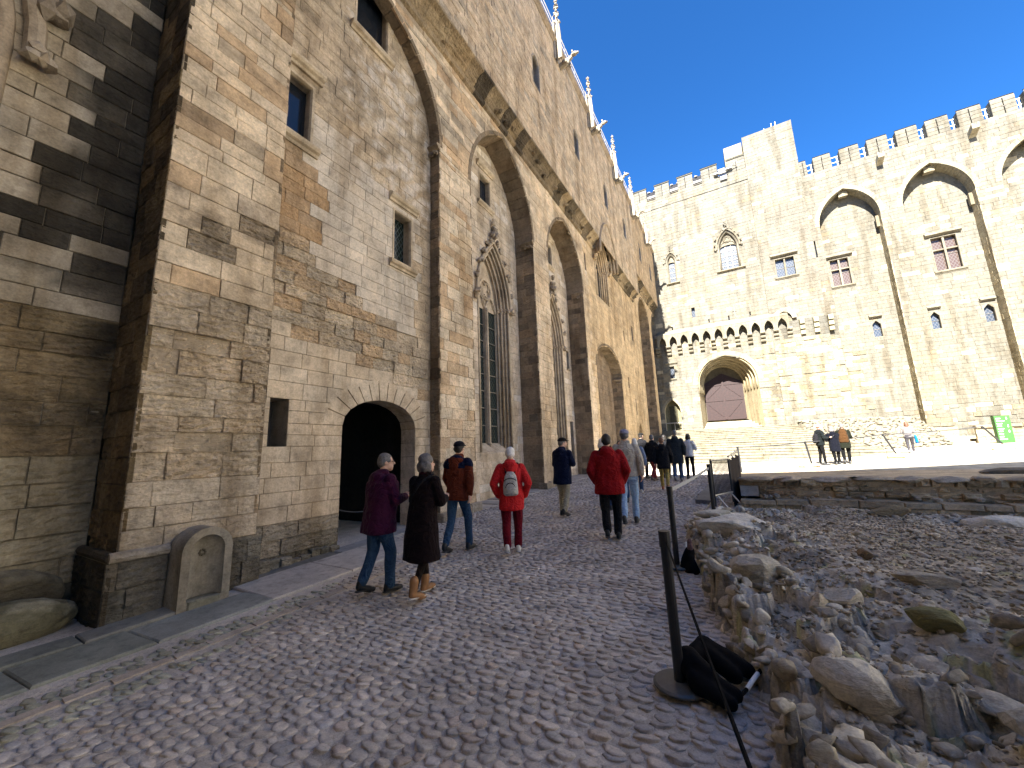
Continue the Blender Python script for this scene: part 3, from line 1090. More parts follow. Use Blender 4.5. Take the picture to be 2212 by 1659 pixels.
    if finial:
        b = MB()
        zt = A.top(ho)
        sweep(b, fr, [(A.c, zt), (A.c, zt + A.w * .55)], .08, A.w * .05, dk, 6)
        for k in range(3):
            leaf(b, fr, A.c, zt + A.w * (.25 + .25 * k), .08, A.w * (.2 - .03 * k), dk)
        b.build('finial', mat, w)
    return w
gothic(wing, lf(-6.9), G3, 2, M_LEAD, (.46, .39, .30, .2), bars=7)
gothic(wing, lf(-7.0), G4, 2, M_LEAD, (.46, .39, .29, .2), bars=7)
gothic(wing, LF, MIDW, 2, M_PANE, (.5, .40, .27, .2), bars=0, crock=4, finial=False, blind=False)
# canopy over that window breaking the cornice
m = MB()
CAN = Arch(20.5, 23.6, 12.7, 12.7, 2.3)
for k in range(3):
    sweep(m, LF, CAN.path(.05 + .1 * k, 12), .15 + .17 * k, .09, (.36, .29, .2, .4), 8)
m.build('window_canopy', M_CARVED, wing, smooth=True)
gothic(wing, lf(-7.15), Arch(-3.5, .36, 3.0, 6.7, 3.0), 2, M_PANE, (.40, .34, .26, .4), crock=6, finial=False, bars=3)
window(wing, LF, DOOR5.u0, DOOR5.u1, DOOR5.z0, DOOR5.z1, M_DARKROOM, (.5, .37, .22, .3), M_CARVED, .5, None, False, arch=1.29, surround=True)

# corbelled cornice, stone by stone, worn and broken
CPROF = [(0, -.06), (.10, -.02), (.13, .05), (.12, .12), (.05, .15), (.17, .24), (.24, .28), (.25, .33), (.40, .45), (.50, .50), (.50, .57)]
def cornice(u0, u1, z):
    u = u0
    while u < u1 - .2:
        L = min(rng.uniform(.5, 1.0), u1 - u)
        m = MB()
        wear = rng.uniform(.82, 1.0) if rng.random() < .75 else rng.uniform(.5, .75)
        c = mixc((.40, .32, .21), (.09, .075, .058), random.random() ** 1.3)  # darker stones stand in for shadow in the cornice hollows
        if random.random() < .25:
            c = mixc(c, DARK, .6)
        pr = [(d * (wear if 0 < i < len(CPROF) - 2 else 1) + rng.uniform(-.012, .012) * (i > 0), h_ + rng.uniform(-.008, .008)) for i, (d, h_) in enumerate(CPROF)]
        moulded(m, LF, u + .004, u + L - .004, z, pr, col(c, .1, .9))
        for _ in range(int(rng.integers(0, 4))):
            v, f = rock_vf(LF.P(u + rng.uniform(.1, max(.11, L - .1)), z + rng.uniform(.1, .42), rng.uniform(.08, .3)), (.09, .14, .07), ICO1)
            m.add(v, f, col(c, .2, 1))
        m.build('cornice_stone', M_STONE, wing)
        u += L
cornice(3.2, 20.45, 12.98)
cornice(23.7, 30.12, 12.98)
cornice(30.2, 39.45, 14.82)
m = MB()
cuboid(m, LF, 30.05, 30.2, 13.5, 15.4, -.2, .52, (.55, .46, .33, .3))
m.build('cornice_end', M_STONE, wing)

# upper wall with its row of lancets
LANC = [(12.62, 16.55, .30), (17.3, 16.6, .31), (22.45, 16.65, .34), (27.2, 16.9, .34), (32.5, 17.3, .38), (36.9, 17.3, .38)]
lan = [Arch(c - w, c + w, z, z + 1.15, w * 1.3) for c, z, w in LANC]
WM.wall(lf(-5.6), -9, 30.15, 13.56, 21.2, lan + [Rect(26.8, 26.95, 14.9, 15.4)], h=.21, w=(.3, .62), tint=t_upper, joint=.010, djit=.009, chamfer=.010)
WM.wall(lf(-5.6), 30.15, 39.6, 15.4, 21.2, lan, h=.22, w=(.35, .7), tint=t_upper, joint=.009, djit=.008)
for a in lan:
    window(wing, lf(-5.6), a.u0, a.u1, a.z0, a.z1, M_PANE, (.3, .27, .23, .3), M_CARVED, .35, None, False, arch=a.rise, surround=True, big=.8)
m = MB()
moulded(m, lf(-5.6), -9, 39.6, 21.2, [(0, 0), (.05, .02), (.07, .08), (.16, .16), (.16, .24), (.02, .28)], (.33, .27, .2, .4))
cuboid(m, lf(-5.6), -9, 39.6, 21.48, 22.05, -.5, .02, (.38, .31, .22, .5))
m.build('parapet', M_STONE, wing)
m = MB()
m.add(box_v(-26, -5.62, -9, 39.6, 21.3, 21.5), BOXF, (.3, .27, .22, .3))
m.add(box_v(-26, -16, -9, 39.6, -.5, 21.3), BOXF, (.2, .17, .13, .3))
m.add(box_v(-16, -7.7, -9, 4.4, -.5, 21.3), BOXF, (.2, .17, .13, .3))
m.add(box_v(-16, -7.7, 6.9, 39.6, -.5, 21.3), BOXF, (.2, .17, .13, .3))
m.add(box_v(-16, -7.7, 4.4, 6.9, 3.0, 21.3), BOXF, (.2, .17, .13, .3))
m.add(box_v(-7.6, -5.62, -9.2, -9.0, -.5, 21.3), BOXF, (.3, .27, .22, .3))
m.build('roof', M_STONE, wing)
# gargoyles and crocketed pinnacles along the parapet
for i, y in enumerate((10.5, 15.6, 20.4, 25.6, 30.7, 35.9)):
    m = MB()
    t = (.28, .25, .2, .4)
    p = [(-5.62, y, 20.45), (-5.3, y, 20.5), (-5.15, y, 20.58), (-4.95, y, 20.7)]
    v, f = tube_vf(p, [.16, .15, .11, .09], 8)
    m.add(v, f, t)
    for c, s in (((-4.83, y, 20.78), (.17, .1, .11)), ((-4.68, y, 20.76), (.1, .07, .05)), ((-4.89, y - .09, 20.9), (.04, .03, .07)), ((-4.89, y + .09, 20.9), (.04, .03, .07)), ((-5.25, y - .14, 20.5), (.2, .06, .12)), ((-5.25, y + .14, 20.5), (.2, .06, .12)), ((-5.1, y - .15, 20.38), (.06, .05, .14)), ((-5.1, y + .15, 20.38), (.06, .05, .14))):
        v, f = blob_vf(c, s, ICO2, .06)
        m.add(v, f, col(t, .15))
    m.build('gargoyle', M_CARVED, wing)
    m = MB()
    yp = y - .55
    for dx, dy, zt in ((0, 0, 23.9), (-.15, -.12, 22.8), (-.15, .12, 22.8), (.11, .0, 22.5)):
        v, f = tube_vf([(-5.42 + dx, yp + dy, 20.3), (-5.42 + dx, yp + dy, zt - .9), (-5.42 + dx, yp + dy, zt)], [.065, .065, .010], 6)
        m.add(v, f, (.30, .27, .22, .3))
    pin = m.build('pinnacle', M_CARVED, wing)
    m = MB()
    for k in range(7):
        for a in range(3):
            r_ = .13 * (1 - k / 9)
            v, f = blob_vf((-5.42 + r_ * math.cos(a * 2.1 + k), yp + r_ * math.sin(a * 2.1 + k), 22.4 + k * .22), (.06, .06, .07), ICO1, .2)
            m.add(v, f, (.26, .235, .19, .4))
    m.build('crocket', M_CARVED, pin)
WM.finish(wing, M_STONE)

rail = thing('roof_railing', 'thin white metal railing along the roof edge of the left wing', 'railing', (-5.8, 20, 22.05))
for z in (22.45, 22.85, 23.2):
    m = MB()
    v, f = tube_vf([(-5.75, 8, z), (-5.75, 39, z)], .02, 5)
    m.add(v, f, (.8, .8, .8, 0))
    m.build('handrail', M_WHITE, rail)
for k in range(22):
    m = MB()
    y = 8.2 + k * 1.46
    v, f = tube_vf([(-5.75, y, 22.03), (-5.75, y, 23.2)], .018, 5)
    m.add(v, f, (.8, .8, .8, 0))
    m.build('baluster', M_WHITE, rail)

# ------------------------------------------------------------------ the sunlit range across the court
BY = 39.5
pal = thing('palace_range', 'sunlit pale stone range with battlements and a great arched doorway above the stairs', 'building', (5, BY, 0))
def bf(y):
    return Frame((0, y, 0), (1, 0, 0), (0, -1, 0))
BF = bf(BY)
PM = Masonry()
DIM_CREAM, DIM_CREAM2, YEL, PINK = (.150, .140, .117), (.160, .150, .127), (.146, .132, .103), (.138, .121, .098)  # same limestone, darkened in colour to hold back the sunlight
def t_back(u, z):
    n = noise2(u, z, .8, 2)
    c = mixc(DIM_CREAM, DIM_CREAM2, random.random())
    d, e = .010, .35
    if u > 7.3 and z < 24:
        c = mixc(c, YEL, .3 + .3 * n)
    if 3.4 < u < 8 and 12 < z < 23 and n > -.1:
        c = mixc(c, PINK, .55)
    if random.random() < .07:
        c = mixc(c, (.22, .18, .12), .6)
        e = .8
    if random.random() < .06:
        c = (.38, .335, .25)
    if z > 22.6 and u > 7.3 and random.random() < .35:
        c = mixc(c, (.15, .135, .11), .6)
        e = .7
    if 2.0 < u < 9.2 and 3.6 < z < 10.3 and z < 11.6 - .62 * max(0, u - 4.5):
        c = mixc(c, (.26, .22, .15), random.random())
        d, e = .045, 1.0
        if random.random() < .12:
            c = mixc(c, (.14, .12, .08), .6)
        if 2.6 < u < 7 and 4.0 < z < 5.7 and random.random() < .5:
            c = mixc(c, (.16, .145, .12), .5)
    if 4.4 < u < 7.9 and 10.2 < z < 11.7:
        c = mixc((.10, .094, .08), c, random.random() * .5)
    if z < 4.0 and u > 7:
        d, e = .05, 1.0
    if 11.8 < u < 13.2 and z < 12:
        c = mixc(c, YEL, .6)
        if z < 8 and random.random() < .4:
            c = mixc(c, (.2, .16, .10), .5)
    return col(c, .07, e), d
def hb(z):
    return .31
A1, A2, A3, A4 = Arch(7.95, 11.80, -1, 19.55, 2.85), Arch(13.15, 17.05, -1, 19.5, 2.95), Arch(18.40, 22.3, -1, 19.5, 2.95), Arch(23.6, 27.5, -1, 19.5, 2.95)
BIG = Arch(.27, 1.94, 17.65, 19.8, 1.75)
SMALL = Arch(-4.36, -3.48, 17.6, 19.8, .85)
RW1 = Rect(4.45, 5.82, 15.8, 17.45)
PORCH = Arch(-2.8, 1.95, 2.0, 7.15, 2.45)
LARCH = Arch(-6.0, -4.55, 2.2, 4.75, 1.25)
SW = Rect(-5.13, -4.72, 8.03, 9.2)
SLOTW = Rect(-2.62, -2.32, 13.67, 14.65)
holes = [Rect(-4.54, -4.43, 12.8, 13.15), Rect(-1.29, -1.19, 12.9, 13.22), Rect(.34, .45, 12.87, 13.22), Rect(2.02, 2.12, 12.9, 13.25)]
PM.wall(BF, -7.2, 3.45, .3, 26.0, [BIG, SMALL, PORCH, LARCH, SW, SLOTW] + holes, h=hb, w=(.4, .95), tint=t_back, joint=.008, chamfer=.006)
PM.wall(bf(BY - .06), -7.2, 3.45, 26.0, 27.2, [], h=.3, w=(.4, .95), tint=t_back, joint=.012)
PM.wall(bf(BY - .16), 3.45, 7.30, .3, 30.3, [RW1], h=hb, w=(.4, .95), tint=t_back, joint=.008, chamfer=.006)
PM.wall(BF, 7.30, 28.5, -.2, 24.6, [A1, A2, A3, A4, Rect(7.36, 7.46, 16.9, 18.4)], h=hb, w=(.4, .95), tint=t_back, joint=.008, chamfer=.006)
PM.wall(Frame((7.30, BY - .16, 0), (0, 1, 0), (1, 0, 0)), 0, 2.5, 24.4, 30.3, [], h=hb, w=(.4, .9), tint=t_back)
RECESS = BY + 1.0
XW1, XW2 = Rect(8.33, 9.55, 14.4, 16.72), Rect(14.5, 15.9, 14.05, 16.72)
sw = [(10.2, 10.74), (13.55, 14.06), (16.32, 16.86)]
swA = [Arch(a, b, 9.6, 10.6, .34) for a, b in sw]
PM.wall(bf(RECESS), 7.7, 28, -.2, 22.6, [XW1, XW2] + swA, h=.32, w=(.4, .95), tint=t_back, joint=.008, chamfer=.006)
t_far = lambda u, z: col((.27, .24, .175), .06, .3)  # soffit stones lightened, bounced light put into their colour
for A in (A1, A2, A3, A4):
    arch_stones(pal, BF, A, .32, -1.02, .012, t_far, M_FAR, 30)
    PM.wall(Frame((A.u1, BY, 0), (0, 1, 0), (-1, 0, 0)), 0, 1.0, -.2, A.zs, [], h=.32, w=(.4, .8), tint=lambda u, z: (col((.44, .375, .25), .08, .3), .008))  # shaded jamb lightened in colour, standing in for bounced light
    PM.wall(Frame((A.u0, RECESS, 0), (0, -1, 0), (1, 0, 0)), 0, 1.0, -.2, A.zs, [], h=.32, w=(.4, .8), tint=lambda u, z: (col(DIM_CREAM, .08, .3), .008))
    m = MB()
    cuboid(m, BF, A.u1 - .2, A.u1 + .02, A.zs - 1.0, A.zs - .05, -.75, -.5, (.2, .17, .12, .4))
    m.build('corbel', M_FAR, pal)
    m = MB()
    cuboid(m, BF, A.c - .3, A.c + .3, A.top() - .55, A.top() - .1, -.7, -.3, (.22, .19, .135, .4))
    m.build('corbel', M_FAR, pal)

tb = (.19, .17, .132, .25)
# traceried windows
def sun_gothic(A, bars_h, bars_v, depth, zl, tint=tb):
    m = MB()
    n = 10
    prev = None
    for off, d in ((0, 0.0), (-.10, -.08), (-.10, -.16), (-.18, -depth)):
        p = A.path(off, n, A.z0)
        if prev:
            q = len(p)
            m.add(BF.PP(np.array([(u, z, prev[1]) for u, z in prev[0]] + [(u, z, d) for u, z in p])), [(i, i + 1, q + i + 1, q + i) for i in range(q - 1)], tint)
        prev = (p, d)
    w = m.build('gothic_window', M_FAR, pal)
    wi = A.w - .18
    # glass below a segmental lintel, blind tracery above
    g = MB()
    seg = [(A.c + wi * math.cos(a), zl + wi * .3 * math.sin(a)) for a in np.linspace(0, math.pi, 9)]
    lo = [(A.c - wi, A.z0), (A.c + wi, A.z0)]
    g.add(BF.PP(np.array([(u, z, -depth) for u, z in lo + seg])), [tuple(range(len(seg) + 2))], (1, 1, 1, 0))
    g.build('pane', M_LEADFAR, w)
    b = MB()
    top = [(u, z) for u, z in A.path(-.18, n) if z >= zl]
    top = [(A.c - wi, zl)] + top + [(A.c + wi, zl)]
    V = [(u, z, -depth + .06) for u, z in top] + [(u, z, -depth + .06) for u, z in seg]
    b.add(BF.PP(np.array(V)), [tuple(range(len(V)))], tint)
    b.build('tracery_panel', M_FAR, w)
    tr = MB()
    sweep(tr, BF, seg, -depth + .1, .035, tint, 6)
    if A.w > .6:
        zc, rc = zl + .78, .30
        sweep(tr, BF, [(A.c + rc * math.cos(a), zc + rc * math.sin(a)) for a in np.linspace(0, 2 * math.pi, 21)[:-1]], -depth + .1, .04, tint, 6, True)
        for k in range(3):
            a = math.pi / 2 + k * 2.094
            sweep(tr, BF, [(A.c + .13 * math.cos(a) + .12 * math.cos(q), zc + .13 * math.sin(a) + .12 * math.sin(q)) for q in np.linspace(a - 2, a + 2, 9)], -depth + .1, .025, tint, 5)
        for sg in (-1, 1):
            sweep(tr, BF, [(A.c + sg * wi * .95, zl + .1), (A.c + sg * .5, zl + .42), (A.c + sg * .26, zl + .55)], -depth + .1, .03, tint, 5)
            v, f = tube_vf([BF.P(A.c + sg * (A.w - .05), z, .02) for z in (A.z0, A.zs)], .05, 6)
            tr.add(v, f, tint)
    tr.build('tracery', M_FAR, w, smooth=True)
    for i in range(1, bars_h):
        k = MB()
        z = lerp(A.z0, zl + .1, i / bars_h)
        cuboid(k, BF, A.c - wi, A.c + wi, z - .025, z + .025, -depth - .01, -depth + .04, (.42, .4, .38, 0), .004)
        k.build('glazing_bar', M_FAR, w)
    for i in range(1, bars_v):
        k = MB()
        u = A.c - wi + 2 * wi * i / bars_v
        cuboid(k, BF, u - .025, u + .025, A.z0, zl + wi * .25, -depth - .012, -depth + .045, (.42, .4, .38, 0), .004)
        k.build('glazing_bar', M_FAR, w)
    h = MB()
    sweep(h, BF, A.path(.13, n), .07, .09 if A.w > .6 else .06, tint, 8)
    h.build('hood_mould', M_FAR, w)
    ks = 6 if A.w > .6 else 3
    for k in range(ks):
        for sg in (-1, 1):
            t = k / ks
            z = A.zs + (A.top(.15) - A.zs) * math.sin(t * math.pi / 2)
            b = MB()
            leaf(b, BF, A.c + sg * (A.half(z, .15) + .12), z, .08, .13 if A.w > .6 else .09, (.2, .18, .145, .5))
            b.build('crocket', M_FAR, w)
    b = MB()
    zt = A.top(.15)
    for k in range(3):
        leaf(b, BF, A.c, zt + .2 + .22 * k, .08, .15 if A.w > .6 else .1, (.17, .155, .125, .5))
    b.build('finial', M_FAR, w)
    b = MB()
    moulded(b, BF, A.u0 - .4 * A.w, A.u1 + .4 * A.w, A.z0 - .2, [(0, 0), (.08, .03), (.2, .1), (.2, .16), (.03, .2)], (.25, .22, .165, .4))
    b.build('sill', M_FAR, w)
sun_gothic(BIG, 5, 3, .4, 20.0)
sun_gothic(SMALL, 4, 1, .3, 19.75)
HB = [(0, 0), (.08, .0), (.22, .1), (.22, .18), (.05, .3)]
window(pal, bf(BY - .16), RW1.u0, RW1.u1, RW1.z0, RW1.z1, M_LEADFAR, tb, M_FAR, .3, 17.62, True, cross=-1, hood_w=.3, bars=1, big=1.1, hood_prof=HB)
window(pal, bf(RECESS), XW1.u0, XW1.u1, XW1.z0, XW1.z1, M_LEADRED, tb, M_FAR, .3, 16.85, True, cross=15.85, hood_w=.3, bars=1, big=1.1, hood_prof=HB)
window(pal, bf(RECESS), XW2.u0, XW2.u1, XW2.z0, XW2.z1, M_LEADRED, tb, M_FAR, .3, 16.85, True, cross=15.75, hood_w=.3, bars=1, big=1.1, hood_prof=HB)
for A in swA:
    window(pal, bf(RECESS), A.u0, A.u1, A.z0, A.z1, M_LEADFAR, tb, M_FAR, .3, 11.15, False, arch=A.rise, hood_w=.12, bars=1, big=1.0, hood_prof=HB)
window(pal, BF, SW.u0, SW.u1, SW.z0, SW.z1, M_LEADFAR, tb, M_FAR, .25, 9.4, True, hood_w=.35, bars=0, surround=False, big=.9)
window(pal, BF, SLOTW.u0, SLOTW.u1, SLOTW.z0, SLOTW.z1, M_LEADFAR, tb, M_FAR, .3, None, False, surround=False)
for r in holes + [Rect(7.36, 7.46, 16.9, 18.4)]:
    window(pal, BF, r.u0, r.u1, r.z0, r.z1, M_PANE, tb, M_FAR, .3, None, False, surround=False)

# battlements
def merlon(u0, u1, z0, z1, y, cap=True, tint=None, slit=True):
    fr = bf(y)
    m = MB()
    uc = (u0 + u1) / 2
    t = lambda: mixc(col(tint or DIM_CREAM2, .06, .4)[:3], (.08, .075, .065), .45 * random.random() ** 2) + (.5,)
    rows = np.linspace(z0, z1 - (.16 if cap else .05), 5)
    for a, b in zip(rows, rows[1:]):
        for l, r in ((u0, uc - .025), (uc + .025, u1)):
            cuboid(m, fr, l, r, a + .008, b - .008, -.55, rng.uniform(-.01, .01), t(), .015)
    cuboid(m, fr, uc - .3, uc + .3, z0, z1 - .25, -.5, -.18, (.06, .055, .05, .2))  # dark backing paints the shade inside the slit
    o = m.build('merlon', M_FAR, pal)
    k = MB()
    if cap:
        moulded(k, fr, u0 - .05, u1 + .05, z1 - .155, [(.0, 0), (.07, .03), (.07, .10), (-.25, .22)], (.11, .105, .09, .5))
    else:
        moulded(k, fr, u0 + .01, u1 - .01, z1 - .05, [(-.02, 0), (-.02, .06), (-.2, .14)], (.19, .175, .145, .6))
    k.build('coping', M_FAR, o)
    k = MB()
    cuboid(k, fr, uc - .14, uc + .14, z0 + .58, z0 + .64, -.05, .012, (.12, .11, .1, .2), .002)  # arm of the slit painted on as a dark strip
    k.build('slit_arm', M_FAR, o)
for u0, u1 in ((-7.0, -5.55), (-4.70, -3.30), (-2.48, -1.08), (-.30, 1.11), (1.96, 3.43)):
    merlon(u0, u1, 27.2, 28.65, BY - .06)
for u0, u1 in ((7.34, 7.80), (8.30, 9.50), (10.09, 11.36), (11.87, 13.14), (13.63, 14.90), (15.36, 16.63), (17.10, 18.36), (18.82, 20.05), (20.5, 21.8), (22.25, 23.5), (24, 25.2)):
    merlon(u0, u1, 24.6, 25.95, BY, False, (.15, .138, .112), u1 - u0 > 1)
for u0, u1 in ((-5.55, -4.70), (-3.30, -2.48), (-1.08, -.30), (1.11, 1.96)):
    m = MB()
    moulded(m, bf(BY - .06), u0, u1, 27.08, [(0, 0), (.08, .03), (.08, .1), (-.2, .14)], (.13, .12, .105, .4))
    m.build('crenel_sill', M_FAR, pal)
# what shows behind the gaps: a tiled roof on the left, white guard rails on the right
m = MB()
m.add(box_v(-7, 1.2, BY + 2.2, BY + 8, 26.5, 29.5), BOXF, (.03, .03, .036, .2))
m.add(box_v(-7, 1.2, BY + 2.1, BY + 2.2, 28.75, 29.0), BOXF, (.3, .29, .28, .2))
for k in range(14):
    v, f = blob_vf((-6.8 + k * .6, BY + 2.2, 29.52), (.18, .2, .1), ICO1, .1)
    m.add(v, f, (.42, .38, .33, .3))
m.build('back_roof', M_FAR, pal)
m = MB()
m.add(box_v(-8, 28.5, BY + 3, BY + 14, -.5, 24.0), BOXF, (.3, .27, .2, .3))
m.add(box_v(-8, 3.4, BY + 2.6, BY + 14, 20, 26.6), BOXF, (.3, .27, .2, .3))
m.add(box_v(3.5, 7.28, BY - .12, BY + 2.6, 24.6, 30.28), BOXF, (.29, .25, .175, .3))
m.add(box_v(1.92, 3.44, BY + .9, BY + 2.4, 26.0, 30.6), BOXF, (.29, .25, .175, .3))
m.add(box_v(3.46, 7.3, BY + .4, BY + .5, .2, 26), BOXF, (.29, .25, .175, .3))
m.build('upper_mass', M_FAR, pal)
for u0, u1 in ((7.80, 8.30), (9.50, 10.09), (11.36, 11.87), (13.14, 13.63), (14.90, 15.36), (16.63, 17.10), (18.36, 18.82), (20.05, 20.5)):
    m = MB()
    for z in (24.72, 25.22, 25.72):
        m.add(box_v(u0 - .02, u1 + .02, BY + .5, BY + .54, z - .025, z + .025), BOXF, (.8, .8, .8, 0))
    m.add(box_v(u1 - .12, u1 - .06, BY + .5, BY + .54, 24.6, 25.72), BOXF, (.8, .8, .8, 0))
    m.build('guard_rail', M_WHITE, pal)
m = MB()
for x in (5.3, 5.9, 6.2):
    m.add(box_v(x, x + .05, BY + .3, BY + .35, 30.28, 31.0 if x > 5.5 else 30.7), BOXF, (.8, .8, .8, 0))
m.add(box_v(5.3, 6.2, BY + .3, BY + .35, 30.55, 30.6), BOXF, (.8, .8, .8, 0))
m.build('guard_rail', M_WHITE, pal)
# loudspeaker and floodlights mounted in one gap
spk = MB()
cuboid(spk, bf(BY - .06), 1.25, 1.85, 26.62, 27.05, .0, .18, (.16, .16, .17, 0), .04)
for k, (u, z) in enumerate(((1.5, 27.25), (1.5, 27.45), (1.45, 27.62), (1.05, 27.35), (2.05, 27.5))):
    cuboid(spk, bf(BY - .06), u - .3, u + .3, z, z + .13, .02, .3, (.2, .2, .2, 0), .02)
v, f = tube_vf([BF.P(2.2, 27.5, .2), BF.P(2.6, 27.9, .5), BF.P(2.8, 27.9, .5)], .04, 6)
spk.add(v, f, (.2, .2, .2, 0))
o = spk.build('floodlight_bracket', M_TINTED)
tag(o, 'grey floodlights and loudspeaker bolted in a gap of the battlements', 'floodlight')
# waterspouts
for u in (12.35, 17.55):
    m = MB()
    V = []
    for d, z, w in ((0, 23.45, .2), (.75, 23.75, .2)):
        V += [(u - w, z, d), (u + w, z, d), (u + w, z + .42, d), (u + w * .55, z + .42, d), (u + w * .5, z + .25, d), (u - w * .5, z + .25, d), (u - w * .55, z + .42, d), (u - w, z + .42, d)]
    F = [(i, (i + 1) % 8, 8 + (i + 1) % 8, 8 + i) for i in range(8)] + [(8, 9, 12, 13), (9, 10, 11, 12), (13, 14, 15, 8), (0, 1, 4, 5), (1, 2, 3, 4), (5, 6, 7, 0)]
    m.add(BF.PP(np.array(V)), F, (.36, .32, .24, .5))
    m.build('waterspout', M_FAR, pal)

# machicolation over the doorway: corbels, small arches, sloping top
ms, pitch = -5.93, .965
fr = bf(BY)
tM = lambda: col((.19, .17, .13), .06, .35)
for i in range(12):
    u = ms + i * pitch
    m = MB()
    for k in range(3):
        zt = 10.28 + k * .31
        V = []
        n = 6
        prof = [(0.0, zt), ] + [(.12 + .17 * k + .12 * math.sin(a), zt + .155 - .155 * math.cos(a)) for a in np.linspace(0, math.pi, n)] + [(0.0, zt + .31)]
        q = len(prof)
        V = [(u - .19, z, d) for d, z in prof] + [(u + .19, z, d) for d, z in prof]
        F = [(j, j + q, j + q + 1, j + 1) for j in range(q - 1)] + [tuple(range(q)), tuple(range(2 * q - 1, q - 1, -1))]
        m.add(fr.PP(np.array(V)), F, tM())
    m.build('corbel', M_FAR, pal)
front = bf(BY - .62)
for i in range(11):
    u0, u1 = ms + i * pitch, ms + (i + 1) * pitch
    A = Arch(u0 + .16, u1 - .16, 11.0, 11.36, .66)
    p = [(u, z) for u, z in A.path(0, 6, 11.0)]
    cuts = [(u0 + .004, 11.0)] + p + [(u1 - .004, 11.0), (u1 - .004, 12.22), (u0 + .004, 12.22)]
    m = MB()
    n = len(cuts)
    V = [(u, z, 0) for u, z in cuts] + [(u, z, -.22) for u, z in cuts]
    m.add(front.PP(np.array(V)), [tuple(range(n)), tuple(range(2 * n - 1, n - 1, -1))] + [(k, k + n, (k + 1) % n + n, (k + 1) % n) for k in range(n)], tM())
    V = [(u0, 12.222, .02), (u1, 12.222, .02), (u1, 12.75, -.63), (u0, 12.75, -.63), (u0, 12.222, -.2), (u1, 12.222, -.2), (u1, 12.7, -.63), (u0, 12.7, -.63)]
    V = [(u, z + (rng.uniform(-.06, .06) if d < -.5 else 0), d) for u, z, d in V]
    m.add(front.PP(np.array(V)), [(0, 1, 2, 3), (7, 6, 5, 4), (0, 4, 5, 1), (0, 3, 7, 4), (1, 5, 6, 2)], col((.22, .2, .15), .1, .8))
    m.build('machicolation_arch', M_FAR, pal)
for u in (5.58, 6.51, 7.46):
    m = MB()
    for k in range(3):
        cuboid(m, bf(BY - .16), u - .17, u + .17, 10.42 + k * .42, 10.82 + k * .42, 0, .2 + .14 * k, col((.33, .30, .2), .15, .8), .03)
    m.build('corbel', M_FAR, pal)
m = MB()
RA = Arch(3.95, 4.95, 11.9, 11.95, .62)
for k, (a, b) in enumerate(zip(RA.path(.04, 5), RA.path(.04, 5)[1:])):
    o2 = RA.path(.36, 5)
    hexa(m, bf(BY - .16), [a, b, o2[k + 1], o2[k]], 0, .22, (.27, .25, .21, .6), .01)
m.build('relieving_arch', M_FAR, pal)

# great doorway
dy = 2.4
DR = Arch(-2.50, .72, 3.85, 7.5, .95)
m = MB()
n = 14
inn = Arch(-2.5, .95, 3.85, 7.3, 1.7)
prev = None
rings = []
for k in range(7):
    t = k / 6
    A = Arch(lerp(PORCH.u0, -2.55, min(1, t * 1.3)), lerp(PORCH.u1, .78, t), 2.0, lerp(7.15, 7.2, t), lerp(2.45, 1.75, t))
    rings.append((A.path(0, n, lerp(2.9, 3.85, t)), -dy * t))
for (p, d0), (q, d1) in zip(rings, rings[1:]):
    k = len(p)
    m.add(BF.PP(np.array([(u, z, d0) for u, z in p] + [(u, z, d1) for u, z in q])), [(i, i + 1, k + i + 1, k + i) for i in range(k - 1)], (.31, .26, .17, .3))
m.build('porch_vault', M_FAR, pal)
for k in range(5):
    t = (k + .4) / 5.2
    A = Arch(lerp(PORCH.u0, -2.55, min(1, t * 1.3)), lerp(PORCH.u1, .78, t), 2.0, lerp(7.15, 7.2, t), lerp(2.45, 1.75, t))
    m = MB()
    sweep(m, BF, A.path(-.03, n, 6.4), -dy * t, .075, col((.33, .28, .185), .05, .3), 8)
    m.build('porch_moulding', M_FAR, pal, smooth=True)
arch_stones(pal, BF, PORCH, .42, -.25, .02, lambda u, z: col((.31, .265, .185), .06, .3), M_FAR, 21, True)
tymp = MB()
pp = Arch(-2.55, .78, 2.0, 7.2, 1.75).path(0, n, 3.85)
tymp.add(BF.PP(np.array([(u, z, -dy) for u, z in pp])), [tuple(range(len(pp)))], (.10, .085, .06, .4))
tymp.build('tympanum', M_FAR, pal)
WOOD = plain_mat('oxblood_painted_wood', (.017, .0048, .0042), rough=.6, var=.35, scale=6, bump=.3)
door = MB()
cuboid(door, BF, -2.49, .70, 3.86, 7.3, -dy, -dy + .05, (1, 1, 1, 0), .01)
V = [(-2.49, 7.3, -dy), (.70, 7.3, -dy), (.70, 7.45, -dy), (-.88, 8.35, -dy), (-2.49, 7.45, -dy)]
hexa(door, BF, [(u, z) for u, z, d in V], -dy, -dy + .05, (1, 1, 1, 0))
dobj = door.build('door', WOOD, pal)
def plank(u0, z0, u1, z1, w=.09, d=.11):
    b = MB()
    L = math.hypot(u1 - u0, z1 - z0)
    nx, nz = -(z1 - z0) / L * w / 2, (u1 - u0) / L * w / 2
    hexa(b, BF, [(u0 - nx, z0 - nz), (u1 - nx, z1 - nz), (u1 + nx, z1 + nz), (u0 + nx, z0 + nz)], -dy + .05, -dy + d, (1, 1, 1, 0))
    b.build('door_rail', WOOD, dobj)
plank(-.88, 3.9, -.88, 8.3, .16, .14)
for z in (3.95, 5.75, 7.25):
    plank(-2.45, z, -.97, z, .14)
    plank(-.79, z, .66, z, .14)
plank(-1.1, 4.2, -2.3, 5.5), plank(-.66, 4.2, .5, 5.5), plank(-1.1, 7.1, -2.3, 6.0), plank(-.66, 7.1, .5, 6.0)
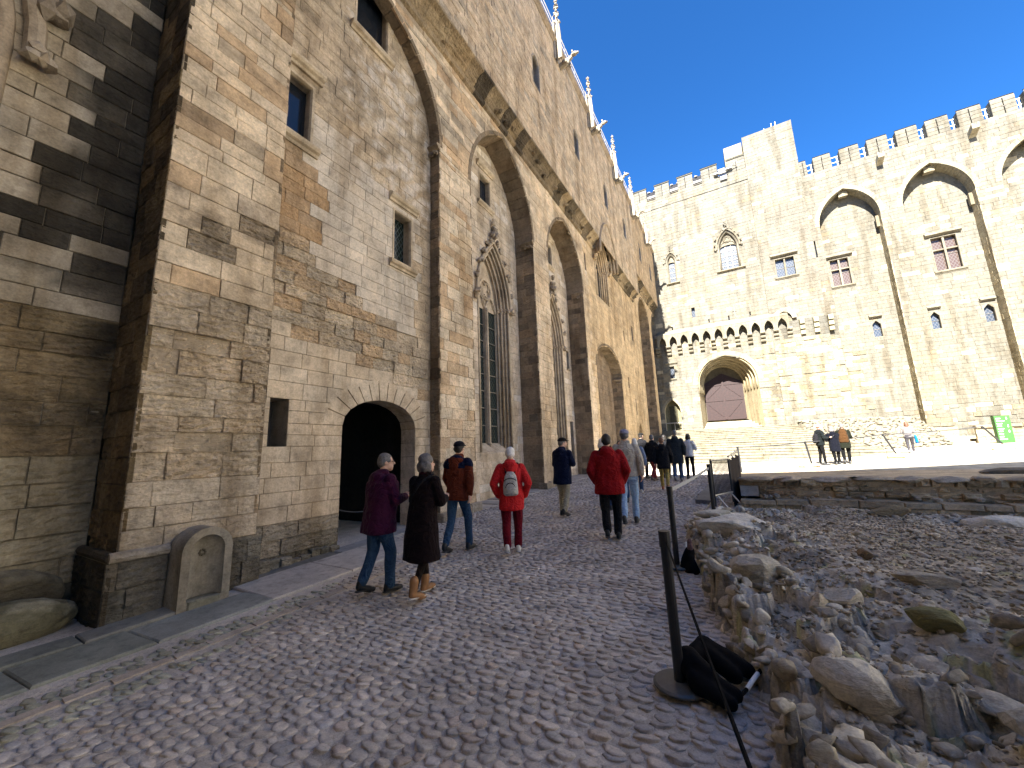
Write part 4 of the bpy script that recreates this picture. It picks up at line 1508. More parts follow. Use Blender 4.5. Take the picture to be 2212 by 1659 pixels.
for k in range(14):
    u = -2.42 + k * .228
    b = MB()
    cuboid(b, BF, u, u + .21, 3.95, 7.35, -dy + .05, -dy + .075, (1, 1, 1, 0), .012)
    b.build('door_plank', WOOD, dobj)
# steps inside the porch
for k in range(5):
    b = MB()
    b.add(box_v(lerp(-2.8, -2.5, k / 5), lerp(1.95, .85, k / 5), BY + .02 + k * .3, BY + dy + .1, 2.8 + (k - 1) * .17, 2.98 + k * .17), BOXF, col((.38, .33, .24), .05, .4))
    b.build('porch_step', M_FAR, pal)
# pointed doorway in the corner with its barrier, blue notice, small cross
m = MB()
p = LARCH.path(0, 8, 2.2)
k = len(p)
m.add(BF.PP(np.array([(u, z, 0) for u, z in p] + [(u, z, -.6) for u, z in p])), [(i, i + 1, k + i + 1, k + i) for i in range(k - 1)], (.45, .39, .28, .3))
m.build('corner_doorway', M_FAR, pal)
arch_stones(pal, BF, LARCH, .22, -.1, .015, t_far, M_FAR, 11)
m = MB()
m.add(BF.PP(np.array([(u, z, -.6) for u, z in p])), [tuple(range(k))], (.20, .18, .11, .3))
m.build('passage_wall', M_FAR, pal)
m = MB()
cuboid(m, BF, -5.6, -4.9, 2.8, 5.4, -.59, -.5, (.07, .065, .04, .3), .02)
m.build('passage_door', M_FAR, pal)
m = MB()
m.add(BF.PP(np.array([(-6.0, 3.72, .0), (-4.55, 3.72, .0), (-4.55, 3.80, .0), (-6.0, 3.80, .0)])), [(0, 1, 2, 3)], (.8, .8, .8, 0))
for u in (-5.98, -5.2, -4.58):
    v, f = tube_vf([BF.P(u, 2.95, -.02), BF.P(u, 3.76, -.02)], .025, 6)
    m.add(v, f, (.8, .8, .8, 0))
v, f = tube_vf([BF.P(-6.0, 3.76, -.02), BF.P(-4.55, 3.76, -.02)], .035, 6)
m.add(v, f, (.8, .8, .8, 0))
m.build('door_barrier', M_STEEL, pal)
m = MB()
cuboid(m, BF, -4.07, -3.83, 4.75, 5.22, .0, .03, (.13, .26, .34, 0), .004)
for k in range(5):
    cuboid(m, BF, -4.03, -3.87 - .03 * (k % 2), 5.14 - k * .075, 5.16 - k * .075, .03, .032, (.75, .8, .85, 0), .0005)
o = m.build('notice_board', M_TINTED)
tag(o, 'small pale blue notice on the sunlit wall left of the great door', 'sign')
m = MB()
cuboid(m, BF, .88, .93, 13.0, 14.2, .0, .05, (.13, .11, .09, 0), .005)
cuboid(m, BF, .72, 1.1, 13.55, 13.6, .0, .045, (.13, .11, .09, 0), .005)
m.build('arrow_slit', M_TINTED, pal)
PM.finish(pal, M_FAR)

# wing closing the court behind the viewer (its shadow lies over the street)
west = thing('entrance_wing', 'plain stone wing closing the court behind the viewer, opposite the stairs', 'building', (0, -12, 0))
m = MB()
ang = math.atan2(4.2, 12.0)
fr = Frame((-2, -9.6, 0), (math.cos(ang), math.sin(ang), 0), (-math.sin(ang), math.cos(ang), 0))
V = [fr.P(u, z, d) for d in (0, -9) for u, z in ((-40, -1), (16.5, -1), (16.5, 24.3), (-40, 24.3))]
m.add(V, [(0, 1, 2, 3), (7, 6, 5, 4), (0, 4, 5, 1), (1, 5, 6, 2), (2, 6, 7, 3), (3, 7, 4, 0)], (.42, .36, .26, .5))
m.build('wall', M_STONE, west)

# added wall out of view, angled to bounce sunlight onto the left wing
reflector = thing('bounce_wall', 'plain pale wall added out of view on the right to bounce sunlight', 'building', (36, 20, 0))
m = MB()
a = np.array([49.0, -6.0, 0])
b = np.array([23.6, 39.4, 0])
L = np.linalg.norm(b - a)
u = (b - a) / L
fr = Frame(a, -u * -1, (-u[1], u[0], 0))
V = [fr.P(q, z, d) for d in (0, -9) for q, z in ((0, -1), (L, -1), (L, 30), (0, 30))]
m.add(V, [(0, 1, 2, 3), (7, 6, 5, 4), (0, 4, 5, 1), (1, 5, 6, 2), (2, 6, 7, 3), (3, 7, 4, 0)], (.72, .66, .55, .5))
m.build('wall', M_FAR, reflector)

# ------------------------------------------------------------------ the ground
GZ = ([-30, -10, 1.6, 12.65, 15, 20, 25, 36, 60], [-.6, -.3, -.1, .28, .35, .44, .51, .62, .7])
EDGE = ([-6, 0, 1.4, 2.0, 2.68, 3.3, 3.64, 3.91, 4.46, 5.27, 6.07, 6.66, 7.35, 8.0, 8.6, 9.2, 10.2, 12, 30],
        [.75, .42, .16, .07, .0, -.07, -.19, -.24, -.40, -.61, -.71, -.80, -.98, -1.05, -.80, -.45, -.2, -.15, -.15])
def gz(y):
    return np.interp(y, *GZ)
def edge(y):
    return np.interp(y, *EDGE)
def G(x, y):
    x, y = np.asarray(x, float), np.asarray(y, float)
    t = np.clip((y - 17) / 8, 0, 1)
    return gz(y) + .035 * np.maximum(0, x + 1) * t * t * (3 - 2 * t)
def TER(x, y):
    t = np.clip((np.asarray(y, float) - 10.4) / 8.6, 0, 1)
    return G(x, y) + .60 * (1 - t) ** 1.4
def grid_mesh(name, X, Y, Z, tint, mat, parent=None, kind=None, smooth=True):
    ny, nx = X.shape
    V = np.stack([X, Y, Z], -1).reshape(-1, 3)
    i = np.arange(ny * nx).reshape(ny, nx)
    F = np.stack([i[:-1, :-1], i[:-1, 1:], i[1:, 1:], i[1:, :-1]], -1).reshape(-1, 4)
    me = bpy.data.meshes.new(name)
    me.vertices.add(len(V))
    me.vertices.foreach_set('co', V.astype(np.float32).ravel())
    me.loops.add(F.size)
    me.loops.foreach_set('vertex_index', F.astype(np.int32).ravel())
    me.polygons.add(len(F))
    me.polygons.foreach_set('loop_start', np.arange(0, F.size, 4, dtype=np.int32))
    me.update()
    me.validate()
    at = me.color_attributes.new('tint', 'FLOAT_COLOR', 'POINT')
    T = np.asarray(tint, np.float32)
    if T.ndim == 1:
        T = np.tile(T, (len(V), 1))
    at.data.foreach_set('color', T.reshape(-1).astype(np.float32))
    return link(name, me, mat, parent, kind, smooth)
def tri_mesh(name, V, F, T, mat, parent=None, kind=None, smooth=False):
    """V (n,k,3) copies of one shape, F its faces (triangles)"""
    n, k, _ = V.shape
    F = np.asarray(F)
    FF = (F[None] + (np.arange(n) * k)[:, None, None]).reshape(-1, F.shape[1])
    me = bpy.data.meshes.new(name)
    me.vertices.add(n * k)
    me.vertices.foreach_set('co', V.astype(np.float32).ravel())
    me.loops.add(FF.size)
    me.loops.foreach_set('vertex_index', FF.astype(np.int32).ravel())
    me.polygons.add(len(FF))
    me.polygons.foreach_set('loop_start', np.arange(0, FF.size, F.shape[1], dtype=np.int32))
    me.update()
    at = me.color_attributes.new('tint', 'FLOAT_COLOR', 'POINT')
    at.data.foreach_set('color', np.repeat(T, k, 0).astype(np.float32).ravel())
    return link(name, me, mat, parent, kind, smooth)

x1 = np.concatenate([np.linspace(-60, -12, 12), np.linspace(-10, 16, 53), np.linspace(18, 60, 12)])
y1 = np.concatenate([np.linspace(-60, -12, 12), np.linspace(-10, 45, 111), np.linspace(48, 90, 8)])
X, Y = np.meshgrid(x1, y1)
Z = G(X, Y)
Z = np.where(Y < 19.2, Z - .05, Z - .0)
Z = np.where((X > -1.6) & (Y < 12.0), -.75, Z)
grid_mesh('court_ground', X, Y, Z, (.46, .415, .325, .35), M_SAND, kind='structure')

# street bed of mortar and sand, the cobbles stand in it
ys = np.linspace(-4, 20.0, 120)
cols = np.linspace(0, 1, 40)
X = np.array([[lerp(-7.6, float(edge(y)) + .25, c) for c in cols] for y in ys])
Y = np.repeat(ys[:, None], len(cols), 1)
street = grid_mesh('cobbled_street', X, Y, G(X, Y), (.51, .47, .39, .6), M_BED, kind='structure')

def cobble_shape():
    n = 9
    V = []
    for r, z in ((1.0, -1.6), (1.0, .42), (.92, .82), (.6, .98)):
        V += [(r * math.cos(2 * math.pi * k / n), r * math.sin(2 * math.pi * k / n), z) for k in range(n)]
    V.append((0, 0, 1.0))
    F = []
    for i in range(3):
        for k in range(n):
            a, b, c, d = i * n + k, i * n + (k + 1) % n, (i + 1) * n + (k + 1) % n, (i + 1) * n + k
            F += [(a, b, c), (a, c, d)]
    F += [(3 * n + k, 3 * n + (k + 1) % n, 4 * n) for k in range(n)]
    return np.array(V), np.array(F)
CV, CF = cobble_shape()
pos, wid = [], []
y = .25
row = 0
while y < 19.4:
    sp = .078 if y < 10 else .09
    left = -4.93 if y < 5.5 else -6.02 if y < 12.3 else -5.95
    x = left + rng.uniform(0, .1)
    re = float(edge(y)) - .02
    if y > 10:
        re = -.2
    while x < re:
        w = float(np.clip(rng.normal(.056, .012), .034, .085))
        if not (y < 5.6 and -4.62 < x < -4.50):
            pos.append((x + w, y + rng.normal() * .012))
            wid.append(w)
        x += 2 * w * rng.uniform(.98, 1.14)
    y += sp * rng.uniform(.85, 1.15)
pos, wid = np.array(pos), np.array(wid)
n = len(pos)
ln = np.clip(rng.normal(.052, .007, n), .036, .07)
th = rng.uniform(.010, .015, n)
V = np.repeat(CV[None], n, 0)
V[:, :, :2] *= 1 + rng.normal(scale=.10, size=(n, len(CV), 1)) * (np.arange(len(CV)) < len(CV) - 1)[None, :, None]
V = V * np.stack([wid, ln, th], -1)[:, None, :]
tilt = -np.radians(rng.normal(13.5, 4, n))           # the edge towards the viewer is lifted
c, s = np.cos(tilt)[:, None], np.sin(tilt)[:, None]
yy, zz = V[:, :, 1] * c - V[:, :, 2] * s, V[:, :, 1] * s + V[:, :, 2] * c
V[:, :, 1], V[:, :, 2] = yy, zz
a = rng.normal(0, .22, n)
c, s = np.cos(a)[:, None], np.sin(a)[:, None]
xx, yy = V[:, :, 0] * c - V[:, :, 1] * s, V[:, :, 0] * s + V[:, :, 1] * c
V[:, :, 0], V[:, :, 1] = xx, yy
V[:, :, :2] += pos[:, None, :]
V[:, :, 2] += (G(pos[:, 0], pos[:, 1]) + rng.uniform(-.010, -.003, n))[:, None]
pal_c = np.array([(.48, .45, .39), (.50, .455, .38), (.46, .435, .39), (.53, .475, .39), (.49, .42, .34), (.40, .39, .365), (.56, .515, .435)])
T = pal_c[rng.choice(len(pal_c), n, p=[.3, .22, .16, .14, .06, .06, .06])] * rng.uniform(.82, 1.15, (n, 1))
damp = np.clip((-3.9 - pos[:, 0]) / 1.0, 0, 1) * np.clip((4.5 - pos[:, 1]) / 3, 0, 1)
T = T * (1 - .35 * damp[:, None]) * np.where(damp[:, None] > .3, np.array([[.95, 1.03, .9]]), 1)
T = np.concatenate([T, np.full((n, 1), .35)], 1)
C3 = np.concatenate([pos, G(pos[:, 0], pos[:, 1])[:, None]], 1)
area = np.zeros(n)
for i in range(n):
    if C3[i, 1] < 6 and in_view(C3[i], 1.0):
        area[i] = wid[i] * ln[i] / np.sum((C3[i] - CAM) ** 2) ** 1.5
order = np.argsort(-area)
for i in order[:300]:
    tri_mesh('cobblestone', V[i:i + 1], CF, T[i:i + 1], M_COBBLE, street, smooth=True)
rest = order[300:]
tri_mesh('small_cobbles', V[rest], CF, T[rest], M_COBBLE, street, 'stuff', smooth=True)

# gutter line of long stones
yy_ = .2
while yy_ < 5.6:
    L = rng.uniform(.25, .5)
    m = MB()
    z0, z1 = float(G(-4.5, yy_)), float(G(-4.5, yy_ + L))
    m.add([(-4.60, yy_ + .01, z0 - .1), (-4.515, yy_ + .01, z0 - .1), (-4.515, yy_ + L - .01, z1 - .1), (-4.60, yy_ + L - .01, z1 - .1), (-4.60, yy_ + .01, z0 + .018), (-4.515, yy_ + .01, z0 + .012), (-4.515, yy_ + L - .01, z1 + .012), (-4.60, yy_ + L - .01, z1 + .018)], BOXF, col((.46, .40, .33), .12, .5))
    m.build('gutter_stone', M_SLAB, street)
    yy_ += L

# slabs along the foot of the wall
pave = bpy.data.objects.new('pavement', None)
COL.objects.link(pave)
pave.matrix_basis = Matrix.Translation((-5.6, 2.5, 0))
pave['kind'] = 'structure'
def slab(xa, xb, ya, yb, t, lift=.03, shear=.0):
    m = MB()
    q = []
    for (x, y) in ((xa, ya), (xb, ya + shear), (xb, yb + shear), (xa, yb)):
        q.append((x, y, float(G(x, y)) + lift + rng.uniform(-.006, .006)))
    uc, vc = (xa + xb) / 2, (ya + yb) / 2
    inn = [(x + (.012 if x < uc else -.012), y + (.012 if k in (0, 1) else -.012), z) for k, (x, y, z) in enumerate(q)]
    V = [(x, y, z - .25) for x, y, z in q] + [(x, y, z - .012) for x, y, z in q] + inn
    F = [(0, 1, 5, 4), (1, 2, 6, 5), (2, 3, 7, 6), (3, 0, 4, 7), (4, 5, 9, 8), (5, 6, 10, 9), (6, 7, 11, 10), (7, 4, 8, 11), (8, 9, 10, 11)]
    m.add(V, F, t)
    m.build('pavement_slab', M_SLAB, pave)
y = -1.2
while y < 5.35:
    L = rng.uniform(.75, 1.35)
    damp = sstep(3.2, 1.0, y)
    t = col(mixc((.50, .47, .42), (.24, .25, .21), damp), .1, .4)
    if y < 1.95:
        slab(-5.68, -5.05, y + .008, y + L - .008, t, .03, .05)
        slab(-6.02, -5.695, y - .3 + .008, y - .3 + L - .008, col(mixc((.46, .43, .38), (.18, .185, .155), damp), .1, .5), .05)
    else:
        slab(-6.05, -5.05, y + .006, min(5.5, y + L) - .006, t, .03, .0)
    y += L
for y in (-1.0, -.1, .7):
    slab(-7.2, -6.04, y, y + .78, col((.075, .08, .07), .15, .6), -.01)
slab(-6.44, -6.06, 2.0, 4.5, col((.2, .19, .16), .1, .8), .01)
slab(-6.44, -6.06, 4.52, 6.7, col((.34, .33, .31), .1, .4), .02)

# ------------------------------------------------------------------ the dug-out rock on the right
def hash2(i, j, k):
    h = np.sin(i * 127.1 + j * 311.7 + k * 74.7) * 43758.5453
    return h - np.floor(h)
def worley(X, Y, s, seed, stretch=1.0):
    x, y = X / s, Y / s / stretch
    ci, cj = np.floor(x), np.floor(y)
    d1 = np.full(X.shape, 9.0)
    d2 = np.full(X.shape, 9.0)
    bi, bj = np.zeros(X.shape), np.zeros(X.shape)
    bx, by = np.zeros(X.shape), np.zeros(X.shape)
    for di in (-1, 0, 1):
        for dj in (-1, 0, 1):
            i, j = ci + di, cj + dj
            px, py = i + hash2(i, j, seed), j + hash2(i, j, seed + 1)
            d = np.hypot(x - px, y - py)
            m = d < d1
            d2 = np.where(m, d1, np.minimum(d2, d))
            bi, bj = np.where(m, i, bi), np.where(m, j, bj)
            bx, by = np.where(m, x - px, bx), np.where(m, y - py, by)
            d1 = np.where(m, d, d1)
    return d1, d2, bi, bj, bx * s, by * s * stretch
def rock_height(X, Y):
    e = X - np.interp(Y, *EDGE)
    base = gz(Y)
    far = np.clip((Y - 6.2) / 2.6, 0, 1)
    rise = .27 * (1 - far) + .03 * far
    prof = np.clip(e / .16, 0, 1)
    prof = prof * prof * (3 - 2 * prof)
    wob = .06 * np.sin(X * 2.3 + Y * 1.1) + .05 * np.sin(X * 1.1 - Y * 2.7 + 1) + .03 * np.sin(5.1 * X + 3.3 * Y)
    hard = np.clip(1.15 - np.clip(e - .55, 0, 9) / 1.1, 0, 1)
    near = np.clip((4.9 - Y) / 1.2, 0, 1) * np.clip((3.2 - e) / .9, 0, 1)
    hard = np.maximum(hard, near)
    q1, q2, qi, qj, qx, qy = worley(X + .05 * np.sin(Y * 9), Y, .17, 41, .8)
    e = e + (hash2(qi, qj, 43) - .62) * .16 * (e < .5) * (.5 + .5 * hard)
    prof = np.clip(e / .07, 0, 1)
    hard = np.maximum(hard, .8 * np.exp(-((X - 3.2) ** 2 + (Y - 9.4) ** 2) / .5))
    d1, d2, bi, bj, bx, by = worley(X + .08 * np.sin(Y * 7), Y + .08 * np.sin(X * 6), .30, 3, 1.2)
    hgt = np.round((hash2(bi, bj, 7) - .5) * 4) / 4 * .19
    ta, tb_ = (hash2(bi, bj, 8) - .5) * .75, (hash2(bi, bj, 9) - .5) * .75
    crack = np.clip(1 - (d2 - d1) / .06, 0, 1)
    L1 = hgt + ta * bx + tb_ * by - .07 * crack
    e1, e2, ci, cj, cx, cy = worley(X + .03 * np.sin(Y * 17), Y + .03 * np.sin(X * 15), .10, 13, 1.1)
    L2 = (hash2(ci, cj, 17) - .5) * .05 + (hash2(ci, cj, 18) - .5) * .8 * cx + (hash2(ci, cj, 19) - .5) * .8 * cy - .02 * np.clip(1 - (e2 - e1) / .2, 0, 1)
    f1, f2, fi, fj, fx, fy = worley(X, Y, .042, 23)
    L3 = (hash2(fi, fj, 27) - .5) * .016 + (hash2(fi, fj, 28) - .5) * .5 * fx
    z = base + prof * (rise + wob * (.35 + .65 * hard) + hard * (L1 + L2 * .8) + (1 - hard) * (.06 + L2 * .35) + L3) - .06 * (1 - prof)
    z = np.where(Y > 9.9, np.minimum(z, .22 + .02 * L2), z)
    return z, e, hard, crack, hash2(bi, bj, 31), hash2(ci, cj, 32)
ys = [1.1]
while ys[-1] < 10.5:
    ys.append(ys[-1] + .011 + .0032 * ys[-1])
ys = np.array(ys)
es = [-.10]
while es[-1] < 9.5:
    es.append(es[-1] + .012 + .013 * max(0, es[-1]))
es = np.array(es)
E_, Y = np.meshgrid(es, ys)
X = np.interp(Y, *EDGE) + E_
Z, e, hard, crack, r1, r2 = rock_height(X, Y)
c = np.array([.50, .50, .475])[None, None] * (.72 + .5 * r1 + .22 * r2)[..., None]
gr = np.array([.40, .37, .315])[None, None] * (.75 + .5 * r2)[..., None]
h3 = hard[..., None]
c = c * h3 + gr * (1 - h3)
side = np.clip(1 - e / .12, 0, 1)[..., None]
c = c * (1 - .55 * side) + np.array([.16, .135, .085]) * .55 * side
moss = ((r2 > .86) & (r1 > .5))[..., None]
c = np.where(moss, c * np.array([.72, .78, .55]), c)
T = np.concatenate([c, np.full(c.shape[:2] + (1,), .8)], -1)
grid_mesh('rock_ground', X, Y, Z, T.reshape(-1, 4), M_ROCK, kind='structure', smooth=False)

# loose chips and rubble lying on it
def scatter(n, pick, size, name, ico, parent=None, flat=(.25, .6), tints=None, sink=.25, jag=.16):
    P = []
    while len(P) < n:
        p = pick()
        if p is not None:
            P.append(p)
    P = np.array(P)
    z = rock_height(P[:, 0], P[:, 1])[0]
    s = size(P)
    V = np.repeat(ico[0][None], n, 0)
    if len(ico[0]) > 20:                                   # blocky, not round
        V = V / np.abs(V).max(-1, keepdims=True) ** .9
    for _ in range(6 if len(ico[0]) > 20 else 2):          # broken faces
        nn = rng.normal(size=(n, 3))
        nn /= np.linalg.norm(nn, axis=1, keepdims=True)
        hh = np.einsum('nkc,nc->nk', V, nn) - rng.uniform(.3, .75, n)[:, None]
        V = V - np.maximum(hh, 0)[..., None] * nn[:, None]
    V = V * (1 + rng.normal(scale=jag * .3, size=V.shape[:2] + (1,)))
    sc3 = np.stack([s * rng.uniform(.7, 1.4, n), s * rng.uniform(.6, 1.1, n), s * rng.uniform(*flat, n)], -1)
    V = V * sc3[:, None]
    a, b = rng.uniform(0, 6.28, n), rng.normal(0, .35, n)
    c, s_ = np.cos(b)[:, None], np.sin(b)[:, None]
    x, zz_ = V[..., 0] * c - V[..., 2] * s_, V[..., 0] * s_ + V[..., 2] * c
    V[..., 0], V[..., 2] = x, zz_
    c, s_ = np.cos(a)[:, None], np.sin(a)[:, None]
    x, y = V[..., 0] * c - V[..., 1] * s_, V[..., 0] * s_ + V[..., 1] * c
    V[..., 0], V[..., 1] = x + P[:, :1], y + P[:, 1:2]
    V[..., 2] += (z + sc3[:, 2] * (1 - 2 * sink))[:, None]
    tt = np.array(tints)[rng.integers(0, len(tints), n)] * rng.uniform(.7, 1.25, (n, 1))
    T = np.concatenate([tt, np.full((n, 1), .6)], 1)
    return tri_mesh(name, V, ico[1], T, M_ROCK, parent, 'stuff')
def pick_gravel():
    y = 1.3 + 8.7 * rng.random() ** .9
    e = .25 + 6.5 * rng.random() ** 1.2
    return (float(edge(y)) + e, y)
def pick_edge():
    y = 1.4 + 7 * rng.random() ** 1.5
    return (float(edge(y)) + abs(rng.normal(.3, .35 + (1.1 if y < 4.4 else 0))) + .05, y)
tt = [(.44, .405, .345), (.52, .50, .46), (.31, .285, .24), (.43, .42, .395), (.47, .435, .37), (.24, .22, .19)]
scatter(24000, pick_gravel, lambda P: .007 + .020 * rng.random(len(P)) ** 2.2 + .0011 * P[:, 1], 'gravel', ICO1, tints=tt)
scatter(900, pick_gravel, lambda P: .025 + .04 * rng.random(len(P)) ** 2.5, 'rubble', ICO2, tints=tt, jag=.10)
scatter(650, pick_edge, lambda P: .03 + .075 * rng.random(len(P)) ** 2.0, 'broken_rock', ICO2, tints=[(.53, .52, .48), (.46, .45, .415), (.38, .37, .335)], flat=(.35, .7), jag=.10)

def pick_lip():
    y = 1.7 + 6.6 * rng.random() ** 1.3
    return (float(edge(y)) + rng.uniform(-.02, .14), y)
scatter(260, pick_lip, lambda P: .03 + .055 * rng.random(len(P)) ** 1.6, 'edge_rock', ICO2, tints=[(.53, .51, .45), (.42, .40, .35), (.33, .31, .26)], flat=(.5, 1.0), sink=.2, jag=.10)
def lone_rock(name, label, x, y, size, t, rz, group=None, sink=.3, jag=.3, mat=None):
    z = float(rock_height(np.array([x]), np.array([y]))[0][0])
    v, f = rock_vf((0, 0, 0), size, ICO3, jag * .5, 12, rz)
    v[:, 2] -= v[:, 2].min()
    o = MB().add(v + np.array([x, y, z - size[2] * sink]), f, (t[0] * 1.35, t[1] * 1.4, t[2] * 1.4, .9)).build(name, mat or M_ROCK)
    return tag(o, label, 'rock', group)
lone_rock('boulder', 'flat brown boulder lying before the ruined wall, largest loose rock there', 2.05, 9.35, (.34, .16, .13), (.19, .155, .105), .05, sink=.15)
lone_rock('boulder', 'pale grey lump of rock at the foot of the ruined wall near the right edge', 3.35, 9.4, (.5, .22, .2), (.42, .40, .37), .2, sink=.6)
lone_rock('boulder', 'mossy green oblong rock among the grey rubble at lower right', 1.0, 3.95, (.17, .09, .085), (.13, .125, .065), .1, sink=.1)
lone_rock('boulder', 'small dark brown stone alone in the middle of the gravel', 1.0, 5.6, (.085, .08, .06), (.17, .135, .10), .4, sink=.1)
lone_rock('boulder', 'long flat grey rock slab half sunk in the gravel', 1.2, 4.75, (.26, .10, .06), (.33, .31, .28), -.1, sink=.3)
lone_rock('boulder', 'square pale block of rock beside the broken edge', .55, 4.25, (.15, .12, .1), (.40, .38, .35), .3, sink=.35)
lone_rock('boulder', 'upright wedge of pale rock near the fallen belt bag', .38, 4.05, (.1, .07, .11), (.40, .36, .31), .9, sink=.2)
lone_rock('boulder', 'big fractured rock nearest the viewer beside the street', .42, 3.05, (.24, .2, .16), (.36, .345, .32), .5, sink=.4)
lone_rock('boulder', 'broad smooth rock in the bottom right corner', 1.15, 2.75, (.32, .26, .16), (.33, .32, .295), .2, sink=.45)
lone_rock('boulder', 'white limestone hump at the street edge behind the second post', -.25, 6.5, (.5, .4, .2), (.44, .425, .41), .5, sink=.55)
lone_rock('boulder', 'grey ledge of rock overhanging the cobbles halfway along the edge', -.05, 4.75, (.28, .2, .14), (.37, .35, .32), .2, sink=.3)
lone_rock('boulder', 'low rounded rock ledge at the far corner of the diggings', -.5, 8.1, (.45, .22, .12), (.36, .35, .32), .1, sink=.4)

# ruined wall closing the diggings, terrace above it
ys = np.concatenate([np.linspace(10.42, 12, 14), np.linspace(12.3, 24, 24)])
xs = np.linspace(-.15, 14, 70)
X, Y = np.meshgrid(xs, ys)
Z = TER(X, Y) + (.03 * np.sin(X * 5.1 + Y) + .025 * np.sin(X * 2.3 - 2 * Y) + .02 * np.sin(11 * X)) * np.clip((17 - Y) / 5, 0, 1) - .02 * np.clip((Y - 19) / 2, 0, 1) * 3
grid_mesh('terrace', X, Y, Z, (.44, .38, .29, .9), M_ROCK, kind='structure')
ruin = thing('ruined_wall', 'low ruined rubble wall of dark stones in two ledges across the diggings', 'wall', (4, 10.4, .2))
RM = Masonry()
def t_ruin(u, z):
    c = mixc((.36, .29, .20), (.48, .41, .30), random.random())
    if .1 < u < .9 and z > .45:
        c = mixc(c, (.30, .2, .13), .6)
    if random.random() < .2:
        c = mixc(c, (.12, .11, .075), .6)
    return col(c, .15, 1.0), .045
def rf(y):
    return Frame((0, y, 0), (1, 0, 0), (0, -1, 0))
RM.wall(rf(10.45), -.15, 9.5, .35, .82, [Rect(-.15, .22, .43, .665)], h=.115, w=(.14, .42), joint=.014, tint=t_ruin, chamfer=.02, depth=.12)
RM.wall(rf(10.16), -.15, 9.5, .02, .30, [], h=.15, w=(.25, .5), joint=.014, tint=lambda u, z: (col(mixc((.34, .295, .2), (.45, .39, .29), random.random()), .12, .9), .02), chamfer=.018, depth=.1)
RM.wall(Frame((-.15, 10.45, 0), (0, 1, 0), (-1, 0, 0)), 0, 5, .1, .74, [], h=.14, w=(.2, .4), joint=.014, tint=t_ruin, chamfer=.02)
RM.finish(ruin, M_ROCK, 300, 'rubble_stone')
m = MB()
cuboid(m, rf(10.45), -.14, .21, .435, .66, -.1, .03, (.34, .34, .34, .2), .01)
m.build('cement_block', M_SLAB, ruin)
x = -.15
while x < 9.5:
    L = rng.uniform(.3, .8)
    m = MB()
    cuboid(m, Frame((0, 0, 0), (1, 0, 0), (0, -1, 0)), x, x + L - .012, .30, .40 + rng.uniform(-.02, .03), -10.5, -10.13 + rng.uniform(-.03, .03), col((.42, .37, .29), .15, 1), .02)
    m.build('ledge_stone', M_ROCK, ruin)
    m = MB()
    v, f = rock_vf((x + L / 2, 10.52, .80), (L * .55, .22, .075), ICO2, .3, 5, 0)
    m.add(v, f, col((.42, .37, .3), .2, 1))
    m.build('cap_stone', M_ROCK, ruin)
    x += L
for k in range(26):
    m = MB()
    s = rng.uniform(.04, .085)
    v, f = rock_vf((.3 + rng.random() ** 1.6 * 4.5, 10.3 + rng.uniform(-.08, .06), .43 + s * .4), (s, s * .8, s * .7), ICO1, .3, 4)
    m.add(v, f, col((.33, .31, .28), .2, .8))
    m.build('loose_stone', M_ROCK, ruin)
def flat_stone(label, x, y, z, size, t, rz):
    v, f = rock_vf((x, y, z), size, ICO2, .2, 6, rz)
    return tag(MB().add(v, f, (*t, .8)).build('flat_stone', M_ROCK), label, 'stone')
flat_stone('thin pale slab lying on the terrace above the ruined wall', 2.2, 13.0, float(TER(2.2, 13)) + .03, (.3, .22, .035), (.4, .39, .36), .1)
flat_stone('dark flat rock on the terrace under the last rope post', 7.0, 17.5, float(TER(7, 17.5)) + .05, (.9, .5, .14), (.2, .175, .14), .0)

# ------------------------------------------------------------------ stairs to the great door
stairs = thing('stone_staircase', 'wide sunlit stone staircase rising to the great door', 'stairs', (0, 32, .6))
NS = 15
for k in range(NS + 1):
    t = k / NS
    y0 = lerp(25.6, 38.2, t)
    y1 = lerp(25.6, 38.2, (k + 1) / NS) + .12 if k < NS else BY + .3
    z1 = lerp(.5, 3.0, t) + .0 if k else .62
    z1 = .5 + (k + 1) * (2.5 / (NS + 1))
    xr = lerp(6.8, 4.1, t) + (0.25 if k < 4 else 0)
    x = LX - .9
    while x < xr - .05:
        L = min(rng.uniform(.9, 2.0), xr - x)
        m = MB()
        b = box_v(x + .006, x + L - .006, y0 + rng.uniform(-.015, .015), y1, z1 - .3, z1 + rng.uniform(-.012, .008) - .045)
        t = col((.215, .195, .15), .10, .6)
        m.add(b, BOXF, t)
        m.add(box_v(x + .006, x + L - .006, b[0][1] - .035, b[0][1] + .4, b[4][2], b[4][2] + .045), BOXF, t)
        m.build('step_stone', M_FAR, stairs)
        x += L
# bank of rubble right of the stairs
xs, ys = np.linspace(3.6, 11.4, 60), np.linspace(30.5, 39.6, 60)
X, Y = np.meshgrid(xs, ys)
t = np.clip((Y - lerp(31.5, 34.5, np.clip((X - 4) / 7, 0, 1))) / 5.2, 0, 1)
Z = G(X, Y) - .08 + (3.15 - G(X, Y)) * t * np.clip((X - 3.4) / .8, 0, 1) + .06 * rng.normal(size=X.shape) * (t > 0)
bank = grid_mesh('rubble_bank', X, Y, Z, (.2, .18, .14, 1.0), M_FAR, kind='structure', smooth=False)
n = 1500
P = np.stack([rng.uniform(4.2, 11.4, n), rng.uniform(31.5, 39.4, n)], -1)
tq = np.clip((P[:, 1] - lerp(31.5, 34.5, np.clip((P[:, 0] - 4) / 7, 0, 1))) / 5.2, 0, 1)
zq = G(P[:, 0], P[:, 1]) + (3.15 - G(P[:, 0], P[:, 1])) * tq
P, zq = P[tq > .02], zq[tq > .02]
n = len(P)
